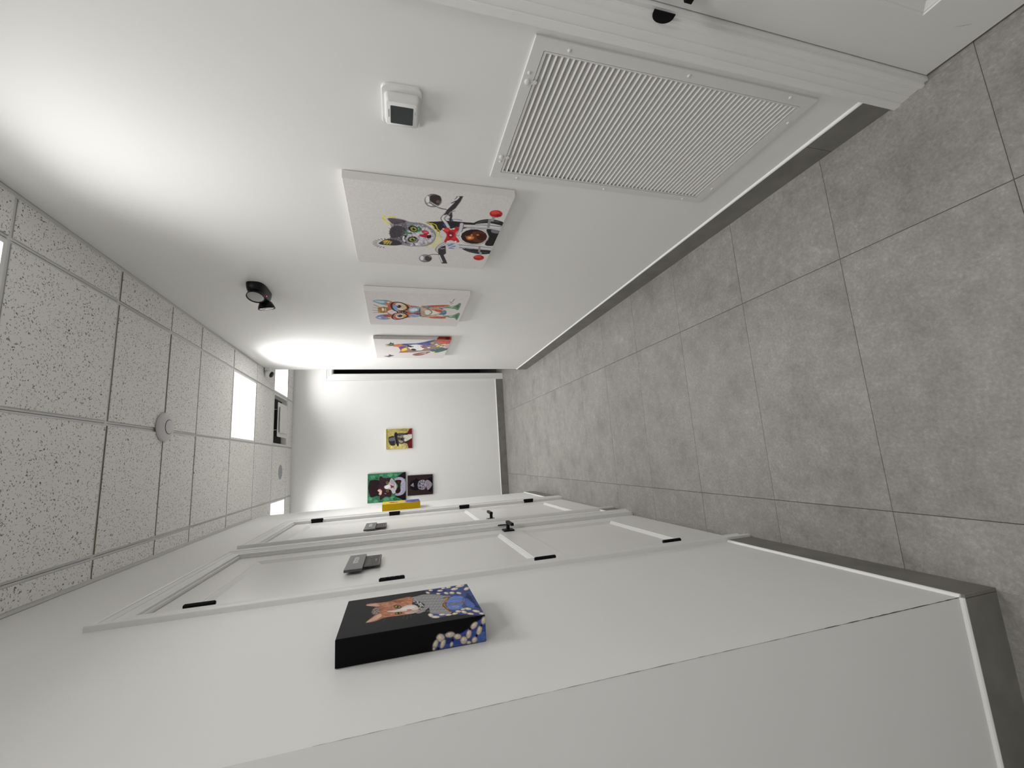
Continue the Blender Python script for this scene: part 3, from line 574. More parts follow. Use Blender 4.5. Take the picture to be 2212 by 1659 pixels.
# ---------------------------------------------------------------- canvases: prints drawn as colours on a fine mesh
ART={}
ART['bike']='''P 2a2829 638 517 660 443 679 375 681 269 678 184 601 256 610 307 548 384 540 432 602 474
P c9c7c8 531 419 596 365 516 281 382 262 316 212 306 311 379 372 412 408
s 2f56a8 7 370 348 390 296 352 337 356 281 317 326 319 286
S 2f56a8 13 630 396 610 385
P 2c2b2c 670 201 711 178 737 135 746 89 738 39 718 -2 676 -5 686 26 696 102
S 6a6a6e 6 691 174 722 120 723 35
P 2c2b2c 328 224 330 160 330 64 325 -3 283 -3 262 64 276 150 303 203
S 5a5a5e 5 304 196 290 125 293 28
P 232223 619 98 606 -3 498 -14 406 2 410 67 524 62
P 77767a 619 60 622 4 581 7 585 53
p 3a383b 657 271 675 85 674 -5 606 -10 622 67 614 265
p bdbcc0 652 270 669 84 669 -7 612 -8 627 68 620 265
p 3a383b 382 265 380 88 374 8 325 4 328 77 334 251
p bdbcc0 375 264 374 86 368 7 332 5 334 79 341 252
S f2f2f2 7 642 263 654 130 651 17
S f2f2f2 6 366 253 362 84 357 15
S 4b494d 32 658 280 575 277 515 286
S c4c2c6 22 658 280 575 277 515 286
p c8c6c9 401 291 407 267 337 250 347 277
S 8d8b8e 18 734 102 648 92
S 8d8b8e 16 379 101 298 89
p 8c8a8c 527 60 476 59 430 82 400 122 393 172 410 220 447 257 495 275 546 271 588 248 614 210 621 164 607 118 574 81
p d9d7d8 529 66 480 67 436 88 408 127 401 175 417 221 452 257 498 274 545 271 585 248 611 211 618 167 604 122 573 87
p 2b1a15 525 72 480 72 440 92 414 127 408 171 423 214 455 246 497 262 541 260 578 239 602 205 608 164 595 124 566 91
p 5d2f20 523 74 488 73 459 85 440 108 435 137 447 165 472 188 504 200 538 199 566 187 583 165 587 137 577 110 554 87
p 3a1d14 522 81 499 79 480 85 468 97 466 113 474 129 490 142 511 150 533 150 552 144 563 132 565 117 558 102 542 88
p b86a34 495 164 482 165 470 171 463 182 461 194 465 207 474 217 486 222 499 221 510 215 517 204 519 191 515 179 507 169
p f2b870 492 183 486 183 481 186 478 190 477 196 479 201 483 206 488 208 494 208 499 205 502 200 503 195 501 189 497 185
p e8a060 531 182 528 182 525 183 523 186 523 188 524 191 526 193 529 194 532 194 535 193 536 191 537 188 536 185 534 183
p c9763a 538 135 534 135 530 137 528 141 527 145 528 150 531 153 535 155 539 154 543 152 545 149 546 144 544 140 542 137
S a9562c 5 512 230 466 209 457 182
p b52a2b 818 32 800 32 784 41 773 56 770 76 775 95 788 111 805 119 823 119 839 110 849 95 852 76 847 56 835 41
p dd4a40 826 57 818 58 810 64 804 74 802 86 804 98 810 107 818 111 827 111 834 105 840 95 842 83 840 71 834 62
p 8d1f22 796 35 790 35 784 39 780 45 779 53 781 60 785 66 790 70 797 69 802 66 806 59 807 52 805 44 801 38
p b52a2b 210 31 190 31 173 40 162 56 159 75 166 94 179 109 198 117 217 116 234 107 244 91 247 72 241 54 228 39
p d8443d 219 57 211 58 203 64 198 74 197 86 199 97 204 105 212 110 221 108 228 102 233 93 235 81 232 70 227 61
S 9a989b 21 766 82 731 83
S 9a989b 18 258 69 286 77
P c62a2e 573 406 597 372 572 338 621 308 585 291 513 303 433 263 412 279 436 327 396 361 411 372 504 364
P 8f1a20 540 359 555 336 512 312 461 327 482 349
P e05048 577 400 588 371 552 354 554 379
p ffe6e0 503 328 499 328 495 330 493 333 493 336 494 339 497 342 501 343 505 343 509 341 511 338 512 335 510 332 507 329
p ffe6e0 590 318 586 318 582 320 580 322 580 325 581 329 584 331 587 332 591 332 595 330 597 328 597 325 596 321 593 319
p ffe6e0 416 336 412 337 408 338 406 341 405 345 407 348 410 350 414 352 418 351 422 350 424 347 425 344 423 340 420 338
p ffe6e0 424 281 420 281 416 283 414 286 413 289 415 293 418 295 422 297 426 296 430 295 432 292 433 289 431 285 428 283
p ffe6e0 576 388 572 388 568 390 566 393 566 396 567 399 570 401 573 402 577 402 581 400 583 398 583 394 582 391 579 389
S 4a484b 29 602 363 658 389 696 412 736 404 766 386
S c2c0c3 19 602 363 658 389 696 412 736 404 766 386
S f4f4f4 6 657 392 694 413 733 406
p 38353a 735 411 808 396 848 379 948 354 959 315 903 323 826 345 794 363 736 352 663 353 661 368 733 370 752 390
S d8d8da 11 813 397 873 371 943 342
S 1c1b1d 8 876 377 908 348
S 8b898c 8 752 378 783 368 797 344
S 2d2b2e 8 701 378 691 347 652 354
S 4a484b 25 390 367 336 400 281 412 236 387
S c2c0c3 16 390 367 336 400 281 412 236 387
p 38353a 282 405 336 381 356 355 236 337 205 352 69 307 63 353 193 392
S d8d8da 10 200 387 86 351
S b5b3b6 7 298 384 309 358
p 3c3a3d 891 438 860 440 834 453 817 473 813 497 823 520 845 536 874 543 904 540 929 527 945 508 948 485 939 463 919 446
p 8f8c90 890 441 862 443 838 455 822 474 818 497 828 518 848 534 874 540 902 537 925 525 940 507 943 485 935 464 916 449
P 3b3032 933 506 938 459 902 443 845 455 858 489 890 513
p e4e2e4 890 513 875 513 862 515 854 519 854 525 860 530 872 534 887 536 902 536 914 533 922 529 922 524 917 519 905 515
p 6d5a58 878 449 871 450 865 452 861 457 860 462 863 467 868 471 875 473 882 472 888 469 891 465 892 460 890 455 885 451
p f5f5f5 831 491 828 493 826 498 827 504 830 511 834 516 839 520 844 521 847 519 848 514 847 508 844 502 840 496 835 492
S 57555a 10 857 500 814 447 805 404
S dcdcdc 4 860 500 820 450
p 3c3a3d 138 437 109 440 84 452 69 472 66 495 76 516 97 531 125 538 153 534 177 522 192 503 195 481 185 460 165 444
p 8f8c90 139 443 113 445 91 457 77 475 75 496 83 515 102 529 126 535 152 532 173 520 186 503 189 482 181 463 163 449
P 4a3c3e 172 487 155 452 120 441 86 467 113 490
p e4e2e4 134 501 117 502 103 505 95 510 94 516 101 522 114 526 130 528 147 528 160 525 168 520 169 514 163 508 150 504
S 57555a 9 160 489 203 442 207 393
P 8d8991 481 756 539 743 577 723 593 743 641 766 654 717 645 661 623 615 623 546 588 490 538 450 470 435 381 450 326 490 307 560 304 624 311 669 296 725 303 832 356 798 384 755 435 749
P bcb8be 494 670 533 600 575 543 555 488 468 444 384 469 319 542 339 606 403 639
P 4a464d 493 753 558 723 559 665 510 638 434 676 403 742
P 38343a 303 831 377 779 380 718 330 669 296 725
P 5a5058 642 761 646 706 627 643 580 723
F 3c383f 170 38 20 592 751 627 660 546 624 428 633 324 669 315 731 435 754
F d9d5da 200 26 15 589 625 602 544 524 467 431 447 349 492 322 593 404 633
F 6d6870 160 24 10 623 683 618 545 537 456 432 441 324 529 317 669
S ddc83c 12 659 717 667 772 646 791 599 774 581 751
S c9b04a 13 337 796 358 780
S c9b04a 11 312 793 360 768
S c9b04a 10 309 775 356 755
S c9b04a 8 311 756 351 743
S 3d7a55 21 497 647 482 634 485 611
S 3d7a55 19 508 575 546 550 572 563
S 3d7a55 10 578 631 591 602
p 1e1c1c 538 565 521 569 509 579 503 592 506 607 516 620 532 628 550 630 567 626 579 616 584 603 581 588 572 576 556 567
p 98984a 538 572 526 575 518 582 514 591 516 601 523 610 534 615 546 617 558 614 566 607 570 598 568 588 561 580 551 574
p 141313 543 580 536 581 530 584 526 588 525 594 527 598 533 602 540 603 547 602 554 599 558 595 558 590 556 585 551 581
p fdfdfd 552 583 550 583 548 584 547 585 547 587 548 588 549 589 551 590 553 589 555 588 556 587 556 585 555 584 554 583
p 1e1c1c 413 568 394 570 377 577 364 590 360 604 364 617 376 627 393 632 412 630 429 622 440 610 445 596 441 583 430 573
p 98984a 405 575 393 577 382 583 375 592 374 601 378 611 387 617 399 620 411 618 422 612 429 603 430 593 426 584 417 578
p 141313 403 581 395 582 389 585 385 590 384 596 387 601 392 605 400 606 407 605 414 602 418 597 418 592 416 587 410 583
p fdfdfd 411 585 409 585 407 586 406 587 406 589 407 591 408 592 410 592 412 592 414 591 415 589 416 588 415 586 413 585
P a3283a 522 540 537 508 507 486 482 498 463 480 443 486 451 542 476 553 490 523
p d25a68 516 498 510 499 504 503 501 508 500 515 501 521 506 525 511 527 518 526 523 522 526 516 527 510 526 504 522 500
P 2f1218 475 497 479 469 445 471 434 495
S 1d1b1c 7 442 582 403 557 370 569 351 589 324 579
P 1d1b1c 425 672 452 653 443 635 401 654 371 647 332 628 361 657 392 672
p f4f2f2 431 651 426 652 422 653 419 656 419 659 421 662 424 664 429 664 434 664 438 662 440 659 440 656 439 654 435 652
p f4f2f2 411 656 406 656 402 658 399 661 399 664 401 666 404 668 409 669 414 668 418 667 420 664 421 661 419 658 415 656
p f4f2f2 389 653 384 654 380 656 377 658 377 661 379 664 382 666 387 667 392 666 396 664 399 662 399 659 397 656 394 654
p f4f2f2 373 646 368 647 363 649 361 651 360 654 362 657 366 659 371 660 376 659 380 657 382 655 383 652 381 649 377 647
p f6f6f6 321 595 317 595 313 597 311 600 310 604 312 607 315 609 319 610 324 609 328 607 330 604 331 601 329 598 326 596
p f6f6f6 338 554 333 555 328 557 325 560 325 564 327 568 330 571 335 572 340 571 345 569 347 565 348 561 346 558 343 555
S 1d1b1c 6 372 771 389 763
S 1d1b1c 6 372 787 388 788
S 1d1b1c 6 367 804 381 813
S 1d1b1c 6 357 819 368 835
S 1d1b1c 6 345 832 351 854
S 1d1b1c 6 330 840 332 867
S 1d1b1c 6 314 844 311 873
S 1d1b1c 6 299 844 291 872
S 1d1b1c 6 285 838 273 863
S 1d1b1c 6 274 827 258 847
S 1d1b1c 6 267 813 250 826
S 1d1b1c 6 265 797 247 801
S d8cc3f 8 632 523 631 494 592 464 565 456 551 436 511 436 484 421 452 432 416 421 395 441 356 441 342 472 310 489
S d8cc3f 7 633 482 616 451 574 436 543 417 496 416 463 394 425 406 389 396 366 419 325 432 311 463
S 3f5fa8 6 700 354 705 320 700 284'''
ART['dog']='''P 7f99ab 744 934 781 895 785 803 762 756 703 742 629 782 643 830 689 888
P a8bfcc 746 914 762 867 739 816 701 852
P c4673f 713 816 750 750 670 727 626 776
P e0cfc0 732 804 749 768 699 781
P 7d8bb0 243 929 334 884 368 813 366 755 286 736 198 790 183 870
P b0523f 320 852 356 762 296 743 281 815
P b9c6d8 244 913 277 873 219 869
P c9b060 260 815 284 756 225 763
P a8823f 570 886 595 807 518 795 418 810 412 887 492 893
P f0e8da 551 851 545 818 479 816 467 848
S 7a5a2a 10 589 835 507 825 420 840
S 8b7148 11 585 881 643 925
S 8b7148 11 548 888 562 932
S 8b7148 11 473 891 479 944
S 8b7148 11 416 887 403 943
P ad5e48 665 782 738 733 742 661 665 585 637 483 546 452 448 440 323 460 297 548 273 589 204 683 244 736 364 787 480 804
P dfcfce 471 795 524 722 451 680 368 722 394 780
P 5f8bb8 596 752 654 700 528 681 495 728
P 8fa9bd 582 586 626 501 561 456 465 488 436 556
P 8f9fc0 378 574 404 491 324 457 293 548
P d08a50 726 721 707 611 631 559 639 628
P dfe8ee 555 570 579 506 523 490 484 548
P 7a3a5a 442 527 426 466 374 483
P c23f36 286 729 290 670 237 656 219 710
p d5cdc2 579 612 538 621 513 640 510 664 528 690 564 710 609 722 655 723 693 714 716 696 720 673 704 649 671 628 626 615
P 6d94bd 614 746 671 709 545 703 514 728
P cdb98a 676 660 626 616 571 608 530 646
p 3b2a20 622 658 601 660 584 666 574 676 573 686 582 696 598 702 618 705 639 702 655 696 665 687 666 676 658 667 642 660
p 0e0c0c 621 674 608 675 597 679 591 684 591 690 596 696 606 700 618 701 631 700 641 696 647 690 648 684 643 679 633 675
p fff8ee 634 689 630 689 627 690 625 692 625 695 626 697 629 698 633 698 637 698 640 697 642 695 642 692 641 690 638 689
p cdc6bd 354 610 316 613 280 626 253 647 240 671 246 694 267 710 300 717 338 713 374 700 400 679 411 656 407 634 387 617
p 453527 329 642 309 645 292 652 283 663 282 676 290 687 306 695 325 698 345 695 361 687 370 676 371 664 363 653 348 645
p 0e0c0c 328 661 315 662 305 667 298 673 298 680 303 686 313 691 326 692 338 691 348 687 354 680 355 673 350 667 340 662
p fff8ee 339 676 335 676 332 678 331 680 331 682 332 683 335 685 338 685 342 685 345 683 347 682 347 680 345 678 342 676
P c9a24a 374 637 346 604 293 616 292 636
S 17161a 19 667 757 735 730 728 660 649 601 558 590 493 639 476 709 556 748 667 757
S 17161a 17 285 753 388 729 428 671 386 605 315 590 232 642 196 710 232 745 285 753
S 17161a 14 476 709 440 693 403 709
P 1c1a1c 481 659 494 626 457 590 425 599 427 652
p 8d8d92 454 638 447 639 441 641 438 643 438 646 441 649 446 651 453 651 460 651 465 649 468 647 469 644 466 641 461 639
P 4f626c 586 474 589 435 511 405 410 409 320 446 406 465
S 2c3a42 10 437 592 422 526 406 465 468 448
S 2c3a55 11 602 458 506 470 442 527
P b39a8a 635 463 672 407 692 278 719 184 665 168 620 244 546 195 457 176 403 200 394 277 315 176 271 179 279 310 306 397 346 441
P dcd6d1 530 411 534 351 499 239 413 300 391 388
P b5483a 564 340 570 266 514 223 478 257
P 55748a 473 243 556 200 467 176 399 200 406 250
P b5583f 670 407 718 194 669 209 628 372
P b5583f 309 348 351 188 293 178 274 309
P 4d7f96 641 444 660 387 610 364 596 415
P 4f5fa0 636 286 603 222 572 239
S 4b3a28 15 641 438 574 381 476 336 371 370 310 432
S a8895a 7 641 438 574 381 476 336 371 370 310 432
P 6f8a74 616 244 680 170 707 112 788 76 731 56 572 65 603 105 622 176
P 6f8a74 377 212 399 106 491 47 436 26 233 32 304 65 318 125
P 4f7060 689 109 748 70 606 70
P 4f7060 390 76 446 37 283 39
P a9c2a0 664 174 684 116 639 137
P a9c2a0 375 147 385 90 340 114
F e8dcc8 60 22 90 621 456 674 276 445 198 315 241 347 420
F 7d3a30 50 20 80 665 585 619 482 386 457 295 576
F 3f6f9a 40 18 100 665 782 699 599 294 589 284 756
F d9a05a 50 20 80 714 804 685 561 297 548 282 789
S 4a4a4a 7 813 186 794 162 775 174
S 4a4a4a 7 790 166 821 153 892 145
S 4a4a4a 7 743 165 770 146'''
ART['cat']='''P 8d7a78 748 759 789 645 828 440 895 318 1013 210 1015 -2 878 -20 548 -6 331 140 431 241 394 375 339 498 362 641 301 683 449 659 624 694 655 752
P c27a55 739 755 780 645 641 660 646 727
P 47558f 789 645 828 440 956 289 1013 201 833 314 708 561
P b5623a 326 676 404 615 356 499 327 614
P 7a4a7a 631 677 666 594 535 600 466 650
P d8b84a 466 650 575 600 502 565 397 624
P e8e2e0 725 545 766 437 641 336 464 369 486 503 628 555
p 2a2022 649 497 633 501 623 511 623 527 631 543 647 558 666 568 686 572 702 568 711 558 712 543 704 526 688 511 669 501
p 2a2022 485 440 464 443 449 453 444 468 449 485 464 500 485 510 508 514 529 511 543 501 549 486 543 470 529 455 508 444
p 6f7a50 663 483 652 484 642 487 637 492 637 498 642 504 651 508 662 510 673 509 682 505 687 500 688 494 683 489 674 484
P 8f2f38 694 401 661 311 581 350
P b05548 990 208 1024 -1 894 -18 804 95
P 4d6a6a 501 246 616 30 513 -5 360 133
P 5a5f9a 800 379 865 290 757 257 706 348
P c9a0b0 747 71 815 -1 651 -3 582 44
p e2cf4e 867 218 855 218 842 223 832 231 825 240 824 249 828 256 837 259 849 258 862 254 872 246 879 237 880 228 876 221
p e2cf4e 741 128 728 128 715 133 704 141 697 150 696 159 700 166 710 170 723 169 736 165 747 157 754 148 755 139 750 131
p e2cf4e 788 79 775 80 762 84 751 92 744 101 743 111 748 118 757 122 769 121 782 117 793 109 800 100 801 90 797 83
p e2cf4e 705 133 692 133 679 138 667 146 661 155 659 165 664 172 674 176 686 175 700 170 711 163 718 153 719 144 714 137
p e2cf4e 795 49 783 50 770 54 759 62 752 71 751 80 755 88 765 91 777 91 790 86 801 79 808 70 809 60 804 53
p e2cf4e 384 167 370 168 355 173 343 181 335 191 334 201 340 208 350 212 364 211 379 206 391 198 398 188 400 178 394 171
p e2cf4e 584 570 571 572 557 577 546 585 539 595 538 604 543 611 553 613 566 612 579 607 590 598 597 589 598 580 593 573
p e2cf4e 533 604 520 605 506 610 495 619 488 629 487 638 492 644 502 647 515 645 528 640 540 632 546 622 548 613 543 606
p f2eee6 675 40 662 40 648 45 637 53 630 62 628 72 633 79 643 83 656 83 670 78 681 70 688 61 689 51 684 44
p f2eee6 696 88 684 88 670 92 659 100 652 110 651 119 655 126 665 130 678 130 691 125 702 117 709 108 711 99 706 91
p f2eee6 625 250 612 251 599 256 587 264 580 274 579 283 584 290 594 293 607 293 620 288 632 280 639 270 640 261 635 254
p f2eee6 791 159 779 159 766 164 755 172 748 181 747 190 751 197 761 201 773 200 786 196 797 188 803 179 805 170 800 163
p f2eee6 365 249 351 250 336 255 324 263 316 273 315 283 321 290 331 294 345 293 360 288 372 280 379 270 381 260 375 253
F e6d9c8 60 22 90 762 562 898 234 969 18 582 26 437 287
F 3a3a6a 50 22 80 774 645 958 239 877 15 403 193 436 377
F b54a3a 50 20 80 725 727 796 480 969 18 582 26 364 463
P 8e5f58 229 484 310 416 391 284 367 231 180 345 154 446
P c9b0a0 274 387 359 291 274 294
p 3e5245 809 774 837 750 708 749 682 776 667 862 731 808 729 868 783 807 874 783
S c9b840 11 683 853 754 767
p 4d5560 121 900 143 827 232 817 180 780 150 740 98 792 60 820'''
ART['catside']='''p 8c3526 1034 170 1030 -6 3 -10 -55 207
P 5f231d 1054 80 993 33 -10 36 124 69
P c8503a 994 25 1001 -2 1 -2 137 19
P 8f4a3a -49 183 533 152 403 95 -28 106'''
ART['tophat']='''P d2c07c 293 653 34 840 -2 326 179 276
P 9a8f50 103 976 908 922 1000 989 15 1004
P 9a8f50 968 457 974 171 853 220 892 458
P 34353a 428 909 562 903 620 856 633 684 382 617 196 654 182 804 306 883
P 6b6d74 531 880 567 696 421 679 410 859
S 8a8c92 19 612 684 384 652 217 654
P 4c4946 738 577 770 317 669 258 566 343 424 269 267 323 245 466 379 558
P 8a857f 590 532 674 366 581 343 540 439
P 9a958e 376 511 401 417 336 346 281 442
p d8c060 613 509 601 511 592 519 588 531 588 543 594 555 604 562 616 565 628 562 637 554 641 543 641 530 635 519 625 511
p d8c060 410 461 397 465 387 473 381 486 382 499 389 511 400 520 413 523 426 519 436 511 441 499 441 485 434 473 423 464
p 1a1a1a 410 473 401 475 394 479 390 484 391 491 395 496 403 500 412 502 421 500 428 496 432 490 432 484 427 478 420 475
p 1a1a1a 614 518 606 519 600 523 596 529 597 535 600 541 607 545 615 546 623 545 629 541 632 535 632 529 628 523 622 519
p 1c1a1a 475 359 459 363 447 373 440 389 441 406 449 421 462 431 479 435 494 431 506 420 513 405 512 388 504 373 491 362
P 26272c 688 690 793 665 827 611 728 554 562 580 378 554 254 513 134 533 143 580 322 629 536 668
P d8d4cc 636 343 697 174 683 -1 518 -4 369 226 411 321 516 267
F 8d8a84 30 30 80 626 319 675 16 519 18 406 226
p 6f1f2b 783 185 957 110 1000 -5 689 -6 690 174
p 6f1f2b 354 226 512 -4 -3 -2 10 146 204 185
P 3d2c30 748 305 782 149 681 162 680 282
P 3d2c30 291 351 431 104 217 151'''
ART['green']='''p 5f9c76 885 804 860 811 841 828 832 853 835 881 849 906 870 923 896 929 921 922 939 905 948 880 946 852 932 828 910 810
p 5f9c76 929 598 910 603 896 616 889 636 891 657 901 676 918 689 937 694 956 689 970 675 977 656 975 635 965 616 948 602
p 5f9c76 927 345 899 353 877 374 867 403 870 436 885 466 911 486 940 493 969 485 991 464 1001 435 998 402 983 372 957 352
p 5f9c76 148 872 124 879 107 896 99 920 103 948 118 972 140 989 165 994 189 988 207 971 214 947 211 920 196 895 174 878
p 5f9c76 44 718 20 724 2 742 -5 767 -1 794 14 819 36 836 62 842 86 836 104 818 111 794 107 766 92 741 70 724
p 5f9c76 87 438 60 445 40 466 31 495 36 527 53 556 78 576 108 583 135 575 155 555 164 526 160 494 143 465 117 445
p 5f9c76 108 282 83 288 65 307 57 334 61 363 76 389 99 407 126 413 151 406 169 388 177 361 173 332 158 306 134 288
p 5f9c76 916 220 897 225 882 239 875 259 878 282 888 302 905 315 925 320 944 315 959 301 966 281 964 258 953 238 936 224
p 2d6447 834 718 819 722 807 733 802 749 804 767 812 782 826 793 842 797 858 793 869 782 875 766 873 749 865 733 851 722
p 2d6447 77 215 53 222 34 241 27 268 31 297 46 324 69 342 96 348 121 341 139 322 147 296 143 266 127 240 104 222
p 2d6447 794 937 778 941 767 952 761 967 763 984 772 999 785 1010 801 1013 817 1010 828 999 833 984 832 967 823 951 810 941
p 2d6447 7 607 -11 612 -24 626 -30 645 -27 666 -15 685 2 698 21 702 39 697 52 684 58 665 55 644 44 625 27 612
p 2d6447 -1 116 -19 121 -33 135 -39 156 -35 178 -24 198 -6 212 14 216 32 211 46 197 52 177 49 154 37 134 19 120
P 1d1418 807 255 951 118 1006 -7 786 -8 774 52 829 170
P 1d1418 194 289 235 78 351 4 0 -3 79 148
P 2b1c22 510 980 693 961 782 922 765 711 621 678 244 697 236 763 200 903 323 955
P 37222a 853 694 906 646 844 595 824 384 700 430 619 472 546 570 458 539 398 393 269 375 164 412 186 542 85 670 247 687 482 737 728 699
F 5a4450 60 40 60 853 694 804 404 623 504 416 539 208 395 138 654
P a9a4bd 793 292 836 170 770 52 568 -3 373 4 231 78 190 214 232 288 333 212 411 143 605 140 705 273
F e2deea 50 40 0 806 205 747 35 374 16 222 180 411 143 625 123
P cfc6cc 545 567 618 456 807 388 686 298 530 245 316 275 282 345 421 409 454 539
P b3a9b3 781 388 676 298 580 308 634 406
P f0eaee 533 554 586 456 508 424 460 522
p b59a52 661 460 643 463 629 472 622 485 623 498 633 510 648 519 667 522 685 518 699 510 706 497 704 484 695 471 679 463
p 120c0e 666 475 654 476 644 481 639 488 640 495 646 501 657 506 670 507 682 505 692 501 697 494 697 487 690 480 679 476
p 9a8548 372 455 354 459 340 467 334 480 336 494 345 506 361 514 380 517 397 514 411 505 418 493 416 479 406 467 391 458
p 120c0e 374 470 361 472 351 476 347 483 348 490 354 497 365 501 378 502 390 501 400 496 405 489 404 482 398 476 387 471
S c9c0c8 10 303 556 284 524
P 8c3b3f 591 410 510 296 458 392
S 5a2a2e 10 520 342 579 300
S 5a2a2e 10 516 342 430 302
P e0b7ac 409 743 460 698 406 632 258 649 292 715 352 696
S fbe9e0 11 407 722 378 659 298 684
P 2a1518 717 286 716 118 542 158 342 141 268 233 359 278 526 205
P 4d2328 680 240 693 156 567 183'''
ART['bowler']='''P 14101a 566 932 711 867 771 723 777 579 613 545 330 557 251 659 288 825 411 906
P 14101a 784 699 839 638 681 604 314 622 227 659 325 706
P 8b8591 493 886 630 773 415 747
S c9c4cc 15 502 858 578 779
P 14101a 705 261 803 -4 173 2 198 196
P a9a3b2 617 586 717 507 738 360 611 258 455 261 272 343 279 514 404 601
F 403a48 45 40 70 617 581 695 311 426 279 288 416 400 573
F e6e2ea 30 36 70 670 508 646 287 395 279 300 514
S 4a4452 27 572 594 627 533
S 4a4452 27 510 588 502 449
S 4a4452 27 434 596 349 537
S 4a4452 27 701 507 602 448
S 4a4452 27 293 502 385 451
S 4a4452 27 722 409 580 399
S 4a4452 27 294 416 395 402
S 4a4452 27 665 324 558 338
S 4a4452 27 324 330 409 346
S 5f5868 22 612 263 629 138
S 5f5868 22 517 252 510 65
S 5f5868 22 423 252 419 92
S 5f5868 22 344 243 302 157
p 1c1820 568 480 552 484 541 493 535 507 537 522 545 536 559 545 576 548 592 544 603 535 609 521 607 506 599 492 585 483
p 1c1820 388 473 372 477 360 487 355 500 357 515 366 529 380 538 396 541 412 538 423 528 429 514 427 499 418 486 404 476
P 3a2a32 520 413 469 327 436 414
P 9c95a5 646 292 719 187 490 23 222 191 392 255
P b58a8c 559 214 483 103 402 205
F 5a5464 24 36 20 612 263 681 187 493 53 260 195'''
